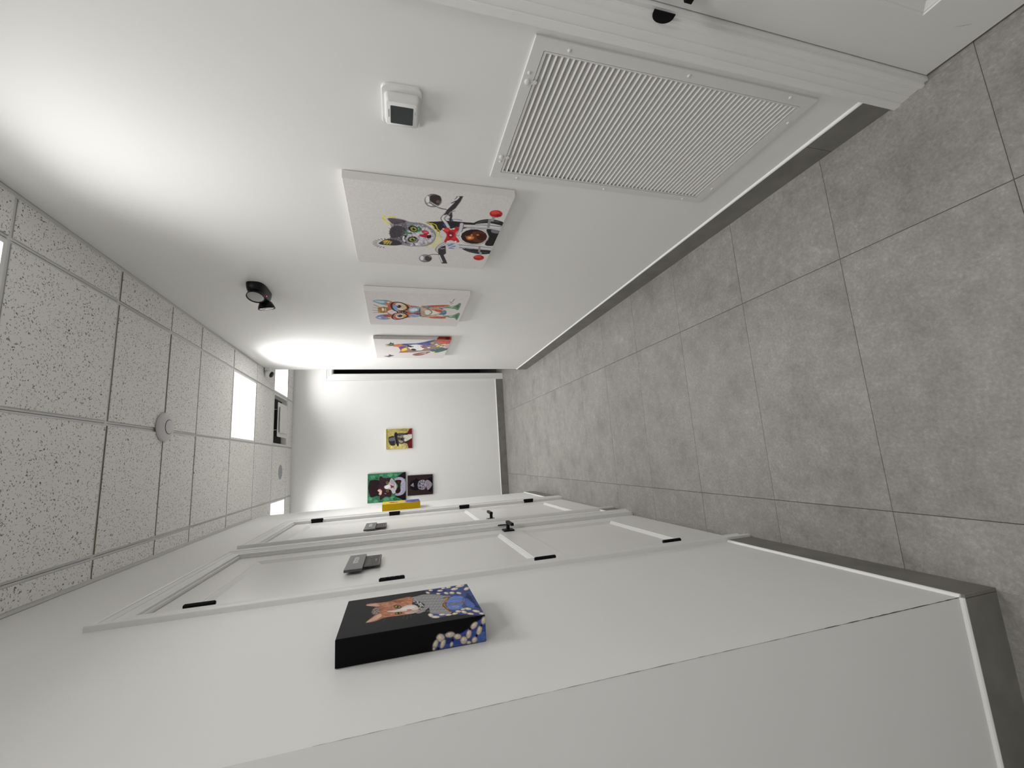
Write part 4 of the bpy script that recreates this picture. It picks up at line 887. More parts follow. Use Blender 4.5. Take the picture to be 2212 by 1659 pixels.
ART['queen']='''P 46578f 983 358 1014 241 1011 32 1013 -5 -2 -3 22 60 118 196 111 343 192 385 255 374 157 251 197 210 437 256 647 185 806 291 884 367
P 2f3a66 667 33 310 17 157 2 280 47 526 72
P 6d86c8 602 199 630 106 479 81 309 130 245 111 261 211 378 240
P 8ea2da 354 201 347 152 287 153 291 196
P 5a6fb4 522 66 295 32 215 56 336 96
P 343f6e 961 349 942 226 844 193 834 289
P 9a989b 801 500 820 457 847 390 790 293 716 232 651 183 542 221 437 256 302 231 211 215 159 245 226 334 272 372 413 371 326 417 303 459 362 474 419 418 528 399 692 455
S 4c4a50 6 785 432 795 423
S d9d7da 5 762 431 769 421
S 4c4a50 6 687 424 697 414
S d9d7da 5 665 422 672 413
S 4c4a50 6 609 440 619 431
S d9d7da 5 588 438 595 429
S 4c4a50 6 519 431 528 422
S d9d7da 5 498 430 505 421
S 4c4a50 6 447 447 455 438
S d9d7da 5 427 445 433 437
S 4c4a50 6 363 439 371 430
S d9d7da 5 343 437 349 429
S 4c4a50 6 773 405 783 396
S d9d7da 5 750 404 757 394
S 4c4a50 6 676 397 685 388
S d9d7da 5 654 396 661 386
S 4c4a50 6 598 414 607 405
S d9d7da 5 577 412 583 403
S 4c4a50 6 508 406 517 397
S d9d7da 5 487 405 494 396
S 4c4a50 6 436 422 444 413
S d9d7da 5 416 421 422 412
S 4c4a50 6 352 414 360 405
S d9d7da 5 333 413 339 404
S 4c4a50 6 761 378 771 368
S d9d7da 5 738 377 746 367
S 4c4a50 6 664 371 674 361
S d9d7da 5 642 369 649 360
S 4c4a50 6 586 388 596 379
S d9d7da 5 565 387 572 377
S 4c4a50 6 497 381 505 371
S d9d7da 5 476 379 483 370
S 4c4a50 6 425 397 433 388
S d9d7da 5 405 396 411 387
S 4c4a50 6 341 390 349 381
S d9d7da 5 322 388 328 380
S 4c4a50 6 749 351 759 341
S d9d7da 5 726 350 734 340
S 4c4a50 6 652 344 662 335
S d9d7da 5 631 343 638 334
S 4c4a50 6 575 362 584 353
S d9d7da 5 554 361 561 352
S 4c4a50 6 485 355 494 346
S d9d7da 5 465 354 471 345
S 4c4a50 6 414 372 422 363
S d9d7da 5 394 371 400 362
S 4c4a50 6 330 365 338 356
S d9d7da 5 311 364 317 355
S 4c4a50 6 737 324 747 314
S d9d7da 5 714 323 722 314
S 4c4a50 6 641 318 651 308
S d9d7da 5 619 317 626 307
S 4c4a50 6 564 336 573 327
S d9d7da 5 543 335 549 326
S 4c4a50 6 474 330 483 320
S d9d7da 5 454 329 460 319
S 4c4a50 6 403 347 411 338
S d9d7da 5 383 346 389 337
S 4c4a50 6 319 341 327 332
S d9d7da 5 300 340 306 331
S 4c4a50 6 725 297 736 287
S d9d7da 5 703 296 710 287
S 4c4a50 6 629 291 639 282
S d9d7da 5 607 291 614 281
S 4c4a50 6 552 310 562 301
S d9d7da 5 531 309 538 300
S 4c4a50 6 463 304 472 295
S d9d7da 5 443 303 449 294
S 4c4a50 6 392 322 400 313
S d9d7da 5 372 321 378 312
S 4c4a50 6 309 316 317 307
S d9d7da 5 290 315 296 306
S 4c4a50 6 713 270 724 260
S d9d7da 5 691 270 698 260
S 4c4a50 6 618 265 627 255
S d9d7da 5 596 264 603 255
S 4c4a50 6 541 284 550 275
S d9d7da 5 520 283 527 274
S 4c4a50 6 452 279 461 269
S d9d7da 5 432 278 438 269
S 4c4a50 6 381 297 389 288
S d9d7da 5 361 296 367 287
S 4c4a50 6 298 292 306 282
S d9d7da 5 279 291 285 282
S 4c4a50 6 702 243 712 233
S d9d7da 5 679 243 686 233
S 4c4a50 6 606 239 616 229
S d9d7da 5 584 238 591 228
S 4c4a50 6 529 258 539 248
S d9d7da 5 508 258 515 248
S 4c4a50 6 441 253 449 244
S d9d7da 5 420 253 427 243
S 4c4a50 6 370 272 378 263
S d9d7da 5 350 271 356 262
S 4c4a50 6 287 267 295 258
S d9d7da 5 268 266 274 257
S 4c4a50 6 594 212 604 202
S d9d7da 5 573 212 580 202
S 4c4a50 6 518 232 527 222
S d9d7da 5 497 232 504 222
S 4c4a50 6 429 228 438 218
S d9d7da 5 409 227 416 218
S 4c4a50 6 359 247 367 238
S d9d7da 5 339 246 345 237
S 4c4a50 6 276 242 284 233
S d9d7da 5 257 242 263 233
P b4775a 777 851 814 830 789 731 798 663 824 599 835 502 711 485 541 497 523 468 388 442 336 475 324 563 335 632 334 699 281 764 275 819 299 826 394 790 511 748 625 745 693 777 737 827
P d8b09c 777 848 782 780 708 741 691 774
P d8b09c 289 823 394 779 456 733 384 722 302 765
P c98f70 758 730 764 650 667 619 623 704
F 8d4f36 70 20 95 764 730 803 503 594 503 393 631 363 722 621 739
F e0b59a 70 18 95 764 730 776 504 594 503 371 631 363 722
P 7d6a62 576 798 669 776 630 746 501 733 453 770 493 792
p a89890 597 776 589 776 584 778 582 781 584 784 589 787 597 789 606 790 614 790 619 788 621 785 619 782 614 779 606 777
p a89890 624 762 616 763 610 764 608 767 610 770 616 773 624 776 633 776 641 776 646 774 648 771 646 768 641 765 633 763
p a89890 600 744 592 744 587 746 585 749 587 752 593 755 601 757 609 758 617 758 623 756 625 753 623 750 617 747 609 745
p a89890 544 766 537 766 531 768 530 771 532 774 537 777 545 779 553 780 561 779 566 778 568 775 566 772 561 769 553 767
p a89890 554 751 546 752 541 754 539 756 541 760 546 762 554 765 563 766 570 765 576 763 578 761 576 757 570 754 562 752
p a89890 526 736 518 737 513 738 511 741 513 744 519 747 526 749 535 750 542 750 548 748 549 745 547 742 542 739 534 737
p a89890 502 770 494 771 489 772 487 775 489 778 495 781 502 783 511 784 518 784 523 782 525 779 523 776 518 773 510 771
p a89890 491 753 483 753 478 755 477 757 479 761 484 764 491 766 500 767 507 766 512 764 514 762 512 758 507 756 499 753
p 3f332e 583 771 579 772 576 773 575 774 576 775 579 777 583 778 587 779 591 778 594 777 595 776 594 774 591 773 587 772
p 3f332e 590 758 586 758 584 759 583 760 584 762 586 763 590 764 595 765 599 765 601 764 602 762 601 761 599 759 595 758
p 3f332e 519 761 515 762 513 763 512 764 513 765 515 767 519 768 523 768 527 768 530 767 531 766 530 764 527 763 523 762
p 3f332e 497 745 493 745 491 746 490 747 491 749 494 750 497 751 502 752 505 751 508 751 509 749 508 748 505 746 501 745
P ded0c6 498 684 506 602 577 546 583 497 517 459 418 453 398 503 421 561 453 649
P efe6e0 500 584 545 504 479 476 432 514
P c9b4a6 391 556 388 497 392 449 333 481 336 540
p 2c261c 554 576 533 580 523 589 524 601 537 614 559 626 586 634 612 636 633 632 645 624 643 611 630 598 607 586 580 578
p 8b8a50 561 583 546 586 540 593 541 602 551 612 567 621 587 627 605 629 620 626 627 619 625 610 615 600 599 591 579 585
p 100e0c 577 597 563 598 553 601 549 604 551 608 560 612 573 614 589 615 603 614 613 611 617 608 615 604 606 600 592 598
p ffffff 602 609 599 609 597 610 596 611 597 613 599 614 602 615 606 615 609 615 611 614 611 613 610 611 608 610 605 609
p 2c261c 391 572 374 574 361 582 354 593 355 605 364 616 378 624 396 627 413 625 426 618 433 607 432 595 424 583 409 575
p 8b8a50 392 579 380 581 371 586 367 594 368 604 374 612 383 618 395 620 407 619 416 613 420 605 419 596 413 587 403 581
p 100e0c 388 592 378 592 371 595 369 598 371 602 378 605 387 607 398 608 408 607 416 605 418 601 416 598 409 594 399 592
P c48a7c 459 537 452 507 409 505 412 532
S 6a4a40 4 429 508 460 483
S 6a4a40 4 424 508 387 485
F 4a4542 46 34 10 791 484 692 455 528 399 419 418 340 475 392 449 504 438 657 482
F eae6e2 46 30 10 791 484 692 455 528 399 419 418 340 475 392 449 504 438 657 482
S 6f5a50 2 321 557 227 570
S 6f5a50 2 311 534 190 543
S 6f5a50 2 318 511 222 511
S 6f5a50 2 331 688 231 709
p 6a5f52 974 23 946 30 923 43 907 61 902 80 910 96 927 107 952 110 979 104 1003 91 1020 72 1025 53 1017 36 999 26
p d9cdbc 973 26 950 32 929 45 916 61 911 79 917 94 932 104 953 107 976 101 997 89 1011 72 1015 54 1010 39 994 29
p f3ece0 982 57 973 59 964 64 959 71 957 78 959 84 965 88 974 89 983 87 991 82 997 75 999 68 997 62 990 58
p 6a5f52 886 91 863 96 844 107 833 122 831 137 840 150 857 158 879 160 902 155 921 145 933 130 935 115 926 101 908 93
p d9cdbc 885 94 866 99 850 108 841 122 839 136 846 148 861 155 879 157 898 153 914 143 924 130 926 116 919 104 904 96
p f3ece0 896 118 888 120 882 124 878 129 877 135 880 140 886 143 893 144 901 142 908 138 912 133 912 127 909 122 904 119
p 6a5f52 848 -2 820 2 794 11 774 23 765 35 767 46 782 52 805 54 832 51 859 42 879 30 889 17 886 6 871 0
p d9cdbc 845 1 821 5 799 12 781 23 773 34 775 44 787 50 807 51 831 48 854 40 871 30 880 18 878 9 866 2
p f3ece0 847 19 837 21 828 24 821 28 818 33 819 36 823 39 831 40 841 38 850 35 857 31 861 26 860 22 855 20
p 6a5f52 976 144 958 148 942 156 933 166 932 178 939 187 953 194 970 195 989 192 1005 184 1014 173 1015 162 1008 152 994 146
p d9cdbc 976 147 961 150 949 157 942 167 941 177 946 185 957 191 971 192 985 189 998 183 1005 173 1006 163 1001 154 990 148
p f3ece0 984 164 978 166 973 168 970 172 970 176 972 180 976 182 982 183 988 181 992 179 995 175 996 171 994 167 989 165
p 6a5f52 890 224 873 228 861 236 856 247 859 258 870 268 886 275 904 277 921 273 933 265 938 254 935 242 924 232 908 225
p d9cdbc 891 227 877 230 868 237 865 247 867 257 876 266 889 272 903 274 916 271 926 264 929 254 927 243 918 234 905 228
p f3ece0 904 245 898 246 895 249 893 253 894 257 898 261 903 263 909 264 914 263 918 260 919 256 918 252 915 248 909 246
p 6a5f52 945 305 930 309 921 315 918 323 924 332 937 340 953 344 971 345 986 342 996 336 998 327 992 318 980 311 963 306
p d9cdbc 947 308 935 311 928 316 927 323 932 331 942 337 955 342 969 343 981 340 988 335 989 327 984 320 974 313 960 309
p f3ece0 962 322 957 323 954 325 954 328 956 331 960 333 965 335 971 335 975 334 978 332 978 329 976 326 972 324 967 322
p 6a5f52 746 136 726 141 714 149 710 159 717 169 732 178 753 182 776 183 796 178 809 170 812 160 806 149 790 141 769 136
p d9cdbc 747 139 731 143 721 150 718 159 724 168 737 176 755 180 774 180 791 176 801 169 804 160 798 151 785 143 766 139
p f3ece0 766 155 760 156 756 159 755 163 757 166 762 169 769 171 777 171 784 169 788 167 789 163 787 159 781 156 774 155
p 6a5f52 749 186 734 190 728 198 732 207 745 216 765 222 788 226 809 226 825 221 831 214 827 204 814 195 793 188 770 185
p d9cdbc 753 188 741 192 736 198 740 206 752 214 769 220 788 224 806 223 818 220 823 213 819 205 807 197 789 191 770 188
p f3ece0 778 202 773 203 772 206 773 209 778 212 785 215 792 216 799 216 804 214 806 212 805 209 800 205 793 203 785 202
p 6a5f52 785 253 773 256 767 262 769 270 778 279 792 285 808 290 824 290 836 287 842 280 841 272 832 264 818 257 801 253
p d9cdbc 788 255 779 258 775 263 777 270 785 277 796 283 809 287 822 288 831 285 834 280 832 273 824 265 813 259 800 256
p f3ece0 805 268 801 269 800 271 801 274 804 277 808 279 814 281 818 281 822 280 824 278 823 275 820 272 815 269 810 268
p 6a5f52 689 85 674 90 669 98 673 108 687 117 708 124 731 127 752 126 767 122 772 113 768 104 753 94 733 87 710 84
p d9cdbc 692 87 681 92 677 99 681 107 694 115 711 121 731 125 748 124 760 120 764 113 759 104 747 96 729 90 709 87
p f3ece0 718 102 714 103 712 106 714 109 719 113 726 115 734 117 741 116 746 115 747 112 745 108 740 105 733 103 725 101
p 6a5f52 860 335 846 339 841 345 845 353 856 362 875 368 895 372 914 372 928 369 934 362 930 354 918 346 900 339 879 335
p d9cdbc 864 338 853 341 849 346 853 353 863 360 879 366 895 369 911 370 921 367 925 361 922 354 911 347 896 341 879 338
p f3ece0 886 350 882 351 880 354 882 356 886 359 892 362 899 363 905 363 909 362 911 360 909 357 905 354 899 352 892 350
p 6a5f52 969 195 953 198 940 205 932 213 931 223 937 231 949 236 964 237 980 235 993 228 1001 220 1002 210 996 202 984 197
p d9cdbc 969 198 957 201 947 206 941 214 940 222 944 229 953 233 964 235 976 232 986 227 992 219 993 211 989 204 980 199
p f3ece0 975 212 970 213 966 215 964 218 963 222 965 224 969 226 973 227 978 226 982 224 984 221 985 217 983 215 979 213
p 6a5f52 168 354 154 359 150 366 156 374 173 382 195 387 220 390 242 388 257 383 262 376 255 368 238 360 215 354 190 352
p d9cdbc 172 356 160 360 156 366 162 374 177 380 197 385 219 388 238 386 251 382 255 376 248 368 233 361 213 356 191 354
p f3ece0 202 368 197 370 196 372 198 375 204 378 212 380 221 381 229 380 234 378 235 376 233 373 227 370 219 368 210 367
p 6a5f52 124 309 111 314 105 323 106 336 114 350 129 361 146 369 163 371 176 367 182 358 181 345 173 331 158 319 141 311
p d9cdbc 126 312 115 315 110 324 112 336 120 349 132 360 147 367 161 369 172 365 177 357 175 345 167 332 154 321 139 313
p f3ece0 145 334 141 336 139 339 140 344 143 349 148 353 154 356 160 357 164 356 166 352 165 347 162 342 157 338 151 335
p 6a5f52 169 266 157 269 148 277 145 287 148 298 157 308 170 314 184 316 197 313 206 305 209 295 206 283 197 274 184 267
p d9cdbc 170 268 160 271 153 278 151 287 154 297 162 306 172 312 184 314 194 311 201 304 203 295 200 284 192 275 182 270
p f3ece0 182 286 178 287 175 290 174 294 175 298 178 301 183 304 187 304 191 303 194 300 195 296 194 292 191 289 186 286
p 6a5f52 135 222 124 225 116 233 113 243 117 254 125 264 137 270 150 272 162 269 170 261 173 250 170 239 161 229 149 223
p d9cdbc 136 224 127 227 121 234 119 243 122 253 129 262 139 268 150 270 159 267 165 260 167 250 164 240 156 231 147 225
p f3ece0 147 242 144 243 141 246 141 249 142 254 145 257 149 259 153 260 157 259 159 256 160 252 158 248 156 245 152 242
p 6a5f52 146 175 133 179 122 186 116 196 115 206 121 215 132 221 145 223 159 220 170 212 176 203 176 192 171 183 160 177
p d9cdbc 146 178 135 181 127 187 122 196 121 205 126 213 135 219 145 220 156 218 165 211 170 202 170 193 166 185 157 179
p f3ece0 153 194 149 195 145 198 143 201 143 205 145 208 149 210 153 211 157 210 161 207 163 204 163 200 161 197 158 195
p 6a5f52 176 147 162 152 153 159 152 169 158 179 171 187 187 192 204 193 218 189 227 181 228 171 222 161 209 153 192 148
p d9cdbc 177 150 166 153 159 160 158 169 164 178 175 185 189 190 203 190 214 187 221 180 222 171 216 162 205 155 191 150
p f3ece0 193 165 188 167 186 169 186 173 188 177 192 180 198 181 203 182 208 180 211 178 211 174 209 170 204 167 199 166
p 6a5f52 113 113 101 118 98 126 105 135 120 143 141 149 164 152 183 151 195 145 198 138 191 128 175 120 154 114 132 111
p d9cdbc 116 114 106 119 105 126 111 134 125 141 143 147 163 150 179 149 190 144 192 137 185 129 171 121 152 116 133 113
p f3ece0 144 128 140 130 139 132 142 136 148 139 155 141 163 142 170 142 174 140 174 137 172 134 166 131 159 128 151 127
p 6a5f52 56 69 46 74 42 82 46 93 56 103 72 112 88 117 104 118 114 113 118 105 114 94 103 83 88 74 71 69
p d9cdbc 58 71 50 75 48 83 52 92 62 102 75 110 89 115 102 116 110 112 112 104 108 94 98 85 85 76 70 72
p f3ece0 79 88 76 90 75 93 76 97 80 101 86 104 91 106 96 106 100 105 100 102 99 98 95 94 89 91 84 89
p 6a5f52 190 68 177 73 172 82 175 93 186 104 203 113 222 118 240 119 253 114 259 105 256 93 244 82 227 73 208 68
p d9cdbc 192 71 182 75 178 83 181 93 191 103 206 111 223 116 238 116 248 112 252 104 249 94 239 84 224 75 207 71
p f3ece0 215 88 210 90 209 93 210 97 214 101 220 105 227 106 233 107 237 105 239 102 237 98 233 94 227 90 221 88
p 6a5f52 85 20 75 26 73 35 80 46 96 57 116 66 138 70 156 70 167 65 169 55 161 44 145 33 125 24 103 20
p d9cdbc 88 22 80 27 79 35 87 45 101 55 119 64 138 68 153 68 162 63 163 55 155 45 140 34 122 26 103 22
p f3ece0 116 40 113 42 113 45 116 49 122 54 129 57 136 59 142 59 146 57 146 53 143 49 137 45 130 42 123 40
p 6a5f52 19 -6 8 -1 3 6 5 16 14 25 28 32 45 36 60 36 72 31 77 23 75 14 65 4 51 -3 34 -7
p d9cdbc 21 -4 12 0 8 7 11 15 19 23 31 30 45 34 58 34 67 30 71 23 69 14 60 6 48 -1 34 -4
p f3ece0 40 10 36 12 35 15 36 18 39 21 44 24 49 26 55 25 58 24 60 21 59 18 55 14 50 12 45 10
p 6a5f52 224 109 212 112 202 118 196 127 196 136 201 144 211 149 223 150 235 147 245 141 251 132 251 123 246 115 236 110
p d9cdbc 224 111 215 114 207 119 203 127 202 135 206 142 214 146 223 148 232 145 240 139 245 132 245 124 241 117 233 112
p f3ece0 230 125 226 126 223 128 222 131 221 134 223 137 226 139 230 140 234 139 237 136 238 133 239 130 237 127 234 125
S 7a4e24 21 633 239 634 199 523 232 414 258 280 234 221 220
S b98a48 8 618 237 626 207 512 235 424 254 293 235
S 8a5a2c 18 418 214 411 164 412 98
S c79a58 6 421 207 412 106
S 6f4a2c 5 647 111 559 81 443 107 313 99 247 126'''
ART['queenside']='''p 3d4f94 18 375 206 370 409 349 556 326 558 283 560 240 460 208 472 176 596 125 777 73 992 -8 -40 -13 -11 182
P 2c3a72 415 295 393 242 189 233 184 287
P 5268b0 233 70 378 13 13 13 40 73
P 2c3a72 694 107 767 62 458 99
p 5c5348 494 293 422 290 353 293 301 301 277 313 284 327 322 340 383 349 455 352 524 349 576 341 601 329 594 315 556 302
p cbbfae 486 297 424 294 365 297 320 304 299 314 305 326 338 337 391 345 453 348 512 345 557 338 579 328 572 316 539 305
p e6dccc 490 317 463 315 436 316 417 319 409 323 413 328 428 332 452 336 480 337 506 336 525 334 534 329 530 324 514 320
p 5c5348 490 219 438 222 397 231 374 245 375 261 398 276 439 287 491 292 542 289 584 280 606 266 606 250 583 235 542 224
p cbbfae 490 224 448 226 415 234 396 247 397 261 415 274 449 284 491 288 532 285 566 277 584 265 584 251 565 237 532 228
p e6dccc 515 249 496 250 481 253 473 258 473 264 481 269 496 273 515 275 534 274 549 271 557 266 557 260 549 255 534 251
p 5c5348 345 175 297 179 264 187 252 199 264 212 298 223 345 231 399 233 447 229 480 221 492 209 480 196 447 185 398 177
p cbbfae 349 179 310 182 284 190 275 200 285 211 312 220 352 227 395 229 434 226 460 218 469 208 459 197 432 188 392 181
p e6dccc 386 199 369 200 356 203 352 207 356 211 368 215 385 218 405 219 422 217 434 214 439 210 435 206 423 202 406 200
p 5c5348 188 341 119 348 74 358 61 367 82 375 133 379 205 378 283 374 352 366 398 356 411 347 390 339 338 336 266 336
p cbbfae 199 344 138 351 96 359 82 367 98 372 141 375 203 374 272 370 333 363 376 355 390 348 374 342 330 339 267 340
p e6dccc 257 355 230 358 210 361 203 364 210 366 229 367 256 367 287 365 315 362 334 358 341 355 335 353 316 352 288 353
p 5c5348 149 291 81 299 36 308 23 318 44 325 95 329 167 329 245 324 314 316 360 306 373 297 352 289 300 285 227 286
p cbbfae 161 295 99 301 58 309 44 317 60 323 103 325 165 324 234 320 295 313 337 305 352 298 335 292 292 289 229 290
p e6dccc 219 305 191 308 172 311 165 314 171 316 190 317 218 317 248 315 276 312 296 308 303 305 296 303 277 302 250 303
p 5c5348 141 136 80 142 41 151 31 163 52 175 101 184 167 189 238 188 300 182 340 172 350 160 328 149 279 140 212 135
p cbbfae 149 140 96 145 62 153 53 163 71 173 112 180 169 184 231 184 284 179 318 170 328 160 309 151 268 143 210 139
p e6dccc 205 157 181 159 165 163 160 167 167 171 185 174 211 175 238 175 262 173 278 169 283 165 276 161 258 158 233 157
p 5c5348 354 105 278 111 223 120 203 129 219 138 269 144 344 147 429 145 506 139 561 130 582 120 566 111 514 105 439 103
p cbbfae 362 109 294 114 245 122 225 129 238 136 281 141 346 143 421 141 490 136 539 128 559 120 546 113 503 109 437 107
p e6dccc 417 121 386 124 364 127 354 130 359 133 378 134 407 135 441 134 472 132 495 129 504 125 499 123 480 121 451 120
p 5c5348 590 71 547 83 530 95 540 106 577 112 633 114 698 109 757 100 800 88 818 75 808 65 770 58 714 57 649 61
p cbbfae 608 74 570 84 552 95 559 103 588 109 634 109 688 105 740 97 778 87 796 76 789 67 760 62 713 61 659 66
p e6dccc 682 83 664 88 655 93 657 96 669 98 688 98 712 96 735 93 752 88 761 84 760 80 748 78 728 78 705 80
p 5c5348 763 -5 700 1 658 11 646 21 667 29 716 35 783 37 856 34 920 27 962 18 974 8 953 -1 904 -7 836 -8
p cbbfae 773 -1 718 4 680 12 669 20 685 27 726 31 784 32 846 30 902 24 940 16 951 8 935 1 894 -3 836 -4
p e6dccc 828 11 802 13 785 17 779 20 786 23 803 24 829 24 857 23 882 21 900 17 906 14 899 11 881 10 856 10
p 5c5348 417 29 341 37 290 47 272 57 293 66 347 71 424 72 509 68 585 61 637 51 655 40 635 32 580 26 502 26
p cbbfae 427 34 359 40 312 48 295 57 311 64 357 68 424 68 499 64 567 58 615 49 633 41 616 34 570 30 502 30
p e6dccc 487 45 457 48 435 52 426 55 433 58 453 60 483 59 516 58 547 55 569 51 578 48 571 45 551 44 521 44
p 5c5348 66 68 23 76 1 85 5 95 34 104 82 109 140 109 196 105 239 98 261 88 258 78 229 70 180 65 122 64
p cbbfae 79 72 43 78 24 86 26 94 49 101 88 105 136 105 183 102 220 95 239 87 237 79 214 73 174 69 126 68
p e6dccc 137 84 120 87 111 90 111 93 120 96 137 97 157 97 178 96 195 93 204 90 204 86 195 84 178 82 158 82
p 5c5348 91 235 48 240 19 245 10 252 22 257 54 260 99 261 148 260 191 255 220 249 229 243 216 238 184 234 139 233
p cbbfae 100 239 65 243 40 247 31 251 40 255 64 257 99 257 138 256 174 252 198 248 207 244 199 240 174 238 139 238
p e6dccc 132 246 116 247 104 249 100 251 103 252 114 253 130 253 147 252 163 251 174 249 179 247 175 246 165 245 149 245
p 5c5348 69 357 35 358 9 361 -2 366 3 371 23 376 54 379 91 380 125 378 151 375 162 370 158 365 137 360 106 357
p cbbfae 73 361 48 362 29 364 20 367 23 370 37 373 60 375 87 376 112 375 131 372 140 369 137 366 123 363 100 361
p e6dccc 91 367 79 367 71 368 66 369 68 370 74 372 84 372 96 373 108 372 116 371 120 370 119 369 113 368 103 367
p 5c5348 49 106 17 109 -4 115 -11 123 -3 132 19 140 51 145 87 147 118 145 140 139 147 130 139 121 116 113 84 108
p cbbfae 53 111 30 113 15 117 11 124 18 131 34 137 57 141 83 143 105 141 120 136 125 130 118 122 101 116 78 112
p e6dccc 76 123 66 124 59 126 56 129 59 132 66 134 76 136 88 136 98 135 105 133 107 131 105 128 97 125 87 124
p 120f14 564 106 543 107 527 109 521 113 524 117 537 120 557 122 580 123 601 122 616 119 623 115 619 112 606 108 586 106
p 120f14 269 229 248 230 233 233 227 236 230 240 243 243 263 245 285 246 306 245 321 242 327 239 324 235 311 232 291 230
p 120f14 618 25 597 26 581 29 575 33 578 36 591 40 611 42 634 42 655 41 671 39 677 35 674 31 661 28 641 26
p 120f14 267 61 246 62 231 65 225 68 228 72 241 75 261 77 283 78 304 77 319 74 326 70 322 67 309 63 290 61
p 120f14 59 331 38 332 23 334 17 338 20 341 33 345 52 347 74 347 95 346 110 344 116 340 113 337 100 333 81 331'''
ART['yellow']='''P 4a4f8f 880 380 940 300 1000 0 0 0 60 300 140 380 360 440 640 440
P b5884f 670 820 720 700 720 580 660 400 500 360 340 400 280 580 280 700 330 820 400 760 600 760
P 8d4a35 700 840 710 740 580 670 420 680 290 740 300 840 500 780
P dcc9a0 570 600 600 440 500 380 400 440 430 600
p 2a1c14 600 574 581 578 566 588 557 602 557 618 566 632 581 642 600 646 619 642 634 632 643 618 643 602 634 588 619 578
p 2a1c14 400 574 381 578 366 588 357 602 357 618 366 632 381 642 400 646 419 642 434 632 443 618 443 602 434 588 419 578
P 3a221c 530 480 500 430 470 480
F 6d74b8 50 40 20 880 360 940 20 60 20 120 340'''

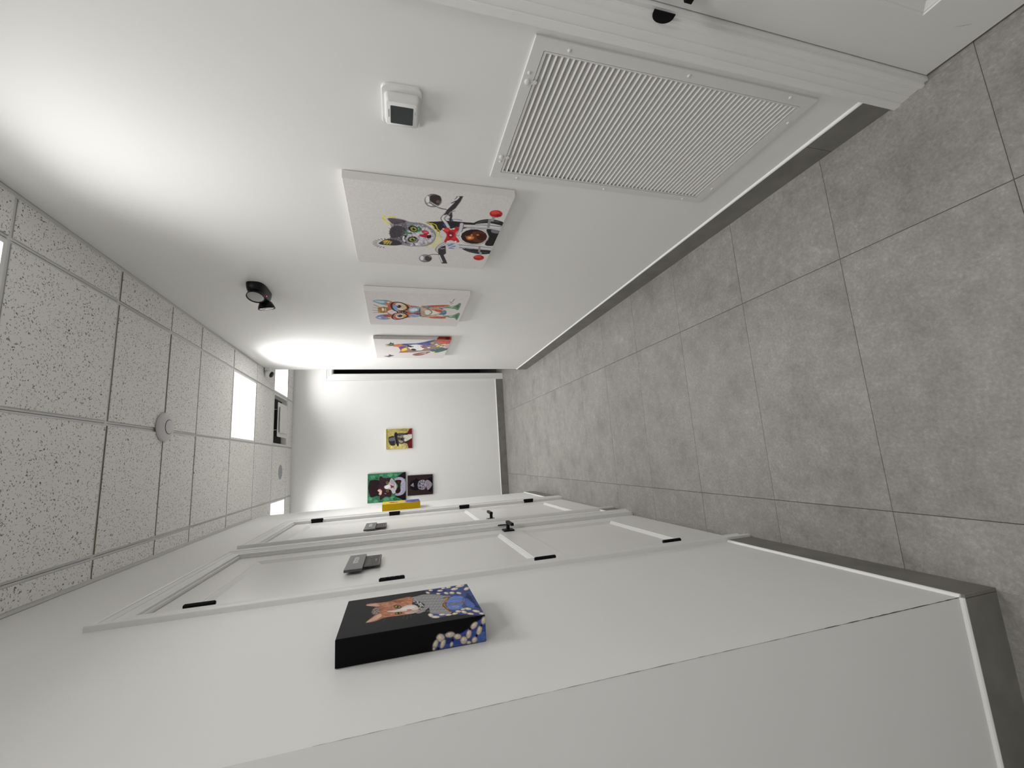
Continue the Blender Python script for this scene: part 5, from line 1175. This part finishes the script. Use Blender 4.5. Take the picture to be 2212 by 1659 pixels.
def catmull(p, closed=True, n=5):
    p = np.array(p, float); out = []
    m = len(p)
    idx = range(m) if closed else range(m-1)
    for i in idx:
        if closed: a, b, c, d = p[i-1], p[i], p[(i+1) % m], p[(i+2) % m]
        else: a, b, c, d = p[max(i-1, 0)], p[i], p[i+1], p[min(i+2, m-1)]
        for t in np.arange(n)/n: out.append(.5*(2*b+(c-a)*t+(2*a-5*b+4*c-d)*t*t+(3*b-a-3*c+d)*t**3))
    if not closed: out.append(p[-1])
    return np.array(out)
def poly_cover(X, Y, P):
    ins = np.zeros(X.shape, bool); n = len(P)
    for i in range(n):
        x1, y1 = P[i]; x2, y2 = P[(i+1) % n]
        if y1 == y2: continue
        c = (y1 > Y) != (y2 > Y); ins ^= c & (X < (x2-x1)*(Y-y1)/(y2-y1)+x1)
    return ins
def paint(art, bg, w, h, res, seed, gain):
    """returns (ny+1, nx+1, 3) linear colours; art coordinates are in thousandths of the canvas"""
    SS = 2; ny = res; nx = max(8, int(res*w/h)); NX, NY = (nx+1)*SS, (ny+1)*SS
    img = np.empty((NY, NX, 3)); rng = np.random.default_rng(seed)
    img[:] = lin(bg)
    gx = (np.arange(NX)+.5)/NX*w; gy = (np.arange(NY)+.5)/NY*h     # metres, y up
    def sub(x0, x1, y0, y1):
        i0, i1 = np.searchsorted(gx, [x0, x1]); j0, j1 = np.searchsorted(gy, [y0, y1]); return slice(j0, j1), slice(i0, i1)
    def fill(P, col, a=1.0):
        s = sub(P[:, 0].min(), P[:, 0].max(), P[:, 1].min(), P[:, 1].max()); X, Y = np.meshgrid(gx[s[1]], gy[s[0]])
        if X.size == 0: return
        m = poly_cover(X, Y, P); v = img[s]; v[m] = v[m]*(1-a)+np.array(col)*a
    def stroke(P, wd, col, a=1.0):
        wd = max(wd/2, .55*h/NY)
        for q in range(len(P)-1):
            A, Bv = P[q], P[q+1]; s = sub(min(A[0], Bv[0])-wd, max(A[0], Bv[0])+wd, min(A[1], Bv[1])-wd, max(A[1], Bv[1])+wd)
            X, Y = np.meshgrid(gx[s[1]], gy[s[0]])
            if X.size == 0: continue
            d = Bv-A; L = d@d+1e-12; t = np.clip(((X-A[0])*d[0]+(Y-A[1])*d[1])/L, 0, 1)
            m = (X-A[0]-t*d[0])**2+(Y-A[1]-t*d[1])**2 < wd*wd; v = img[s]; v[m] = v[m]*(1-a)+np.array(col)*a
    for line in art.split('\n'):
        p = line.split(); k, col = p[0], lin(p[1])
        pts = lambda q: np.array(list(map(float, q))).reshape(-1, 2)*np.array([w, h])/1000
        if k in 'Pp':
            P = pts(p[2:]); fill(catmull(P) if k == 'P' and len(P) > 3 else P, col)
        elif k in 'Ss':
            P = pts(p[3:]); stroke(catmull(P, False) if k == 'S' and len(P) > 2 else P, float(p[2])*h/1000, col)
        else:
            n, ln, ang = int(p[2]), float(p[3])*h/1000, float(p[4]); P = pts(p[5:]); lo, hi = P.min(0), P.max(0); c = 0; tries = 0
            while c < n and tries < n*6:
                tries += 1; q = lo+(hi-lo)*rng.random(2)
                if not poly_cover(np.array([[q[0]]]), np.array([[q[1]]]), P)[0, 0]: continue
                a = math.radians(ang+rng.normal(0, 22)); v = np.array([math.cos(a), math.sin(a)])*ln*rng.uniform(.5, 1.1)/2
                stroke(np.array([q-v, q+v]), max(h*.004, 1.5*h/NY), col, .75); c += 1
    img = img.reshape(ny+1, SS, nx+1, SS, 3).mean((1, 3))
    def field(n):
        g = .4*rng.standard_normal((n+2, n+2, 3))+.9*rng.standard_normal((n+2, n+2, 1)); y = np.linspace(0, n, ny+1); x = np.linspace(0, n, nx+1); j = y.astype(int); i = x.astype(int); fy = (y-j)[:, None, None]; fx = (x-i)[None, :, None]
        return (g[j][:, i]*(1-fx)+g[j][:, i+1]*fx)*(1-fy)+(g[j+1][:, i]*(1-fx)+g[j+1][:, i+1]*fx)*fy
    mx = img.max(2, keepdims=True); wt = np.clip(((mx-img.min(2, keepdims=True))/(mx+.02)-.14)*2.2, 0, 1)   # brushwork only in the painted parts
    img *= 1+wt*np.clip(.13*field(26)+.13*field(60)+.10*field(12), -.45, .6)
    img *= 1+.05*rng.standard_normal(img.shape[:2])[..., None]
    return np.clip(img*gain, 0, .9)
def print_mesh(name, img, corner, ux, uz, parent):
    """grid of points from the lower left corner along ux (width) and uz (height)"""
    ny, nx = img.shape[0]-1, img.shape[1]-1
    I, J = np.meshgrid(np.arange(nx+1)/nx, np.arange(ny+1)/ny)
    co = np.array(corner)+I[..., None]*np.array(ux)+J[..., None]*np.array(uz)
    a = (np.arange(ny)[:, None]*(nx+1)+np.arange(nx)[None]).ravel(); q = np.stack([a, a+1, a+nx+2, a+nx+1], 1)
    me = bpy.data.meshes.new(name); me.vertices.add((nx+1)*(ny+1)); me.vertices.foreach_set('co', co.ravel())
    me.loops.add(q.size); me.loops.foreach_set('vertex_index', q.ravel()); me.polygons.add(len(q)); me.polygons.foreach_set('loop_start', np.arange(len(q))*4)
    me.update(calc_edges=True); ca = me.color_attributes.new('print', 'FLOAT_COLOR', 'POINT')
    ca.data.foreach_set('color', np.concatenate([img, np.ones(img.shape[:2]+(1,))], 2).astype(np.float32).ravel())
    me.materials.append(M['print']); return link(name, me, parent)
def make_canvas(label, wall, along, z0, w, h, depth, art, bg, res, seed, edge, gain=1.27, tilt=0, side=None, side_bg=None, side_res=0, side_where='l'):
    """along: world coordinate of the canvas centre along the wall; z0: bottom edge"""
    t = tag(wall_frame('canvas_painting', wall, along, z0), label, 'painting', 'animal paintings on stretched canvas')
    if tilt: t.rotation_euler[1] = math.radians(tilt)
    m = NT('canvas_cloth_'+art); e = tuple(min(.9, c*gain) for c in lin(edge)); m.b.inputs['Base Color'].default_value = (*e, 1); m.b.inputs['Roughness'].default_value = .6; m.b.inputs['Specular IOR Level'].default_value = .12
    tc = m.n('ShaderNodeTexCoord'); nz = m.n('ShaderNodeTexNoise'); nz.inputs['Scale'].default_value = 700; m.l(tc.outputs['Object'], nz.inputs['Vector']); m.bump(nz.outputs[0], .2, .0004)
    f = .0015
    r = lambda y, i: [(-w/2+i, y, i), (w/2-i, y, i), (w/2-i, y, h-i), (-w/2+i, y, h-i)]
    B().loft([r(-.002, .0), r(-depth+f, 0), r(-depth, f)]).done('stretched_canvas', m.m, t)
    img = paint(ART[art], bg, w, h, res, seed, gain); print_mesh('picture', img, (-w/2+f, -depth-.0003, f), (w-2*f, 0, 0), (0, 0, h-2*f), t)
    if side:
        img = paint(ART[side], side_bg, depth, h, side_res, seed+1, gain)
        if side_where == 'l': print_mesh('edge_print', img, (-w/2-.0003, -.002, 0), (0, -depth+.002+f, 0), (0, 0, h), t)
        else: print_mesh('edge_print', img, (w/2+.0003, -depth+f, 0), (0, depth-f-.002, 0), (0, 0, h), t)
    return t
make_canvas('large white canvas of a clown-painted grey cat riding a motorbike', 'R', 1.783, 1.124, .664, .656, .035, 'bike', 'cfccca', 260, 1, 'cfccca')
make_canvas('white canvas of a colourful dog wearing a crown and black glasses', 'R', 2.815, 1.128, .640, .652, .035, 'dog', 'cecac9', 220, 2, 'd2cfcc')
make_canvas('white canvas of a colourful crowned cat watching a butterfly, nearest the corridor end', 'R', 3.868, 1.119, .672, .658, .032, 'cat', 'cdc9c8', 200, 3, 'cbc8c6', side='catside', side_bg='c4c0be', side_res=120, side_where='r')
make_canvas('thick black canvas of a ginger cat dressed as a queen in blue and pearls', 'L', 1.250, 1.392, .280, .351, .062, 'queen', '2b2b2d', 250, 4, '08080b', gain=1.02, side='queenside', side_bg='08080c', side_res=180, side_where='l')
make_canvas('small thick canvas with bright yellow edges on the far end of the left wall', 'L', 4.385, 1.385, .290, .354, .066, 'yellow', 'd2b83a', 90, 5, 'c6a312', gain=1.05)
make_canvas('small mustard yellow canvas of a cat in black top hat and red jacket', 'F', .324, 1.384, .284, .355, .022, 'tophat', 'b9aa69', 110, 6, 'c8b778', gain=1.05)
make_canvas('green canvas of a black and white cat in top hat and bow tie', 'F', -.338, 1.482, .388, .504, .022, 'green', '3d7d5c', 130, 7, '4a7a62', tilt=.6, gain=.95)
make_canvas('small dark maroon canvas of a grey cat in a bowler hat below the green one', 'F', -.337, 1.112, .276, .346, .022, 'bowler', '352529', 100, 8, '2a1c20', tilt=.6, gain=.95)
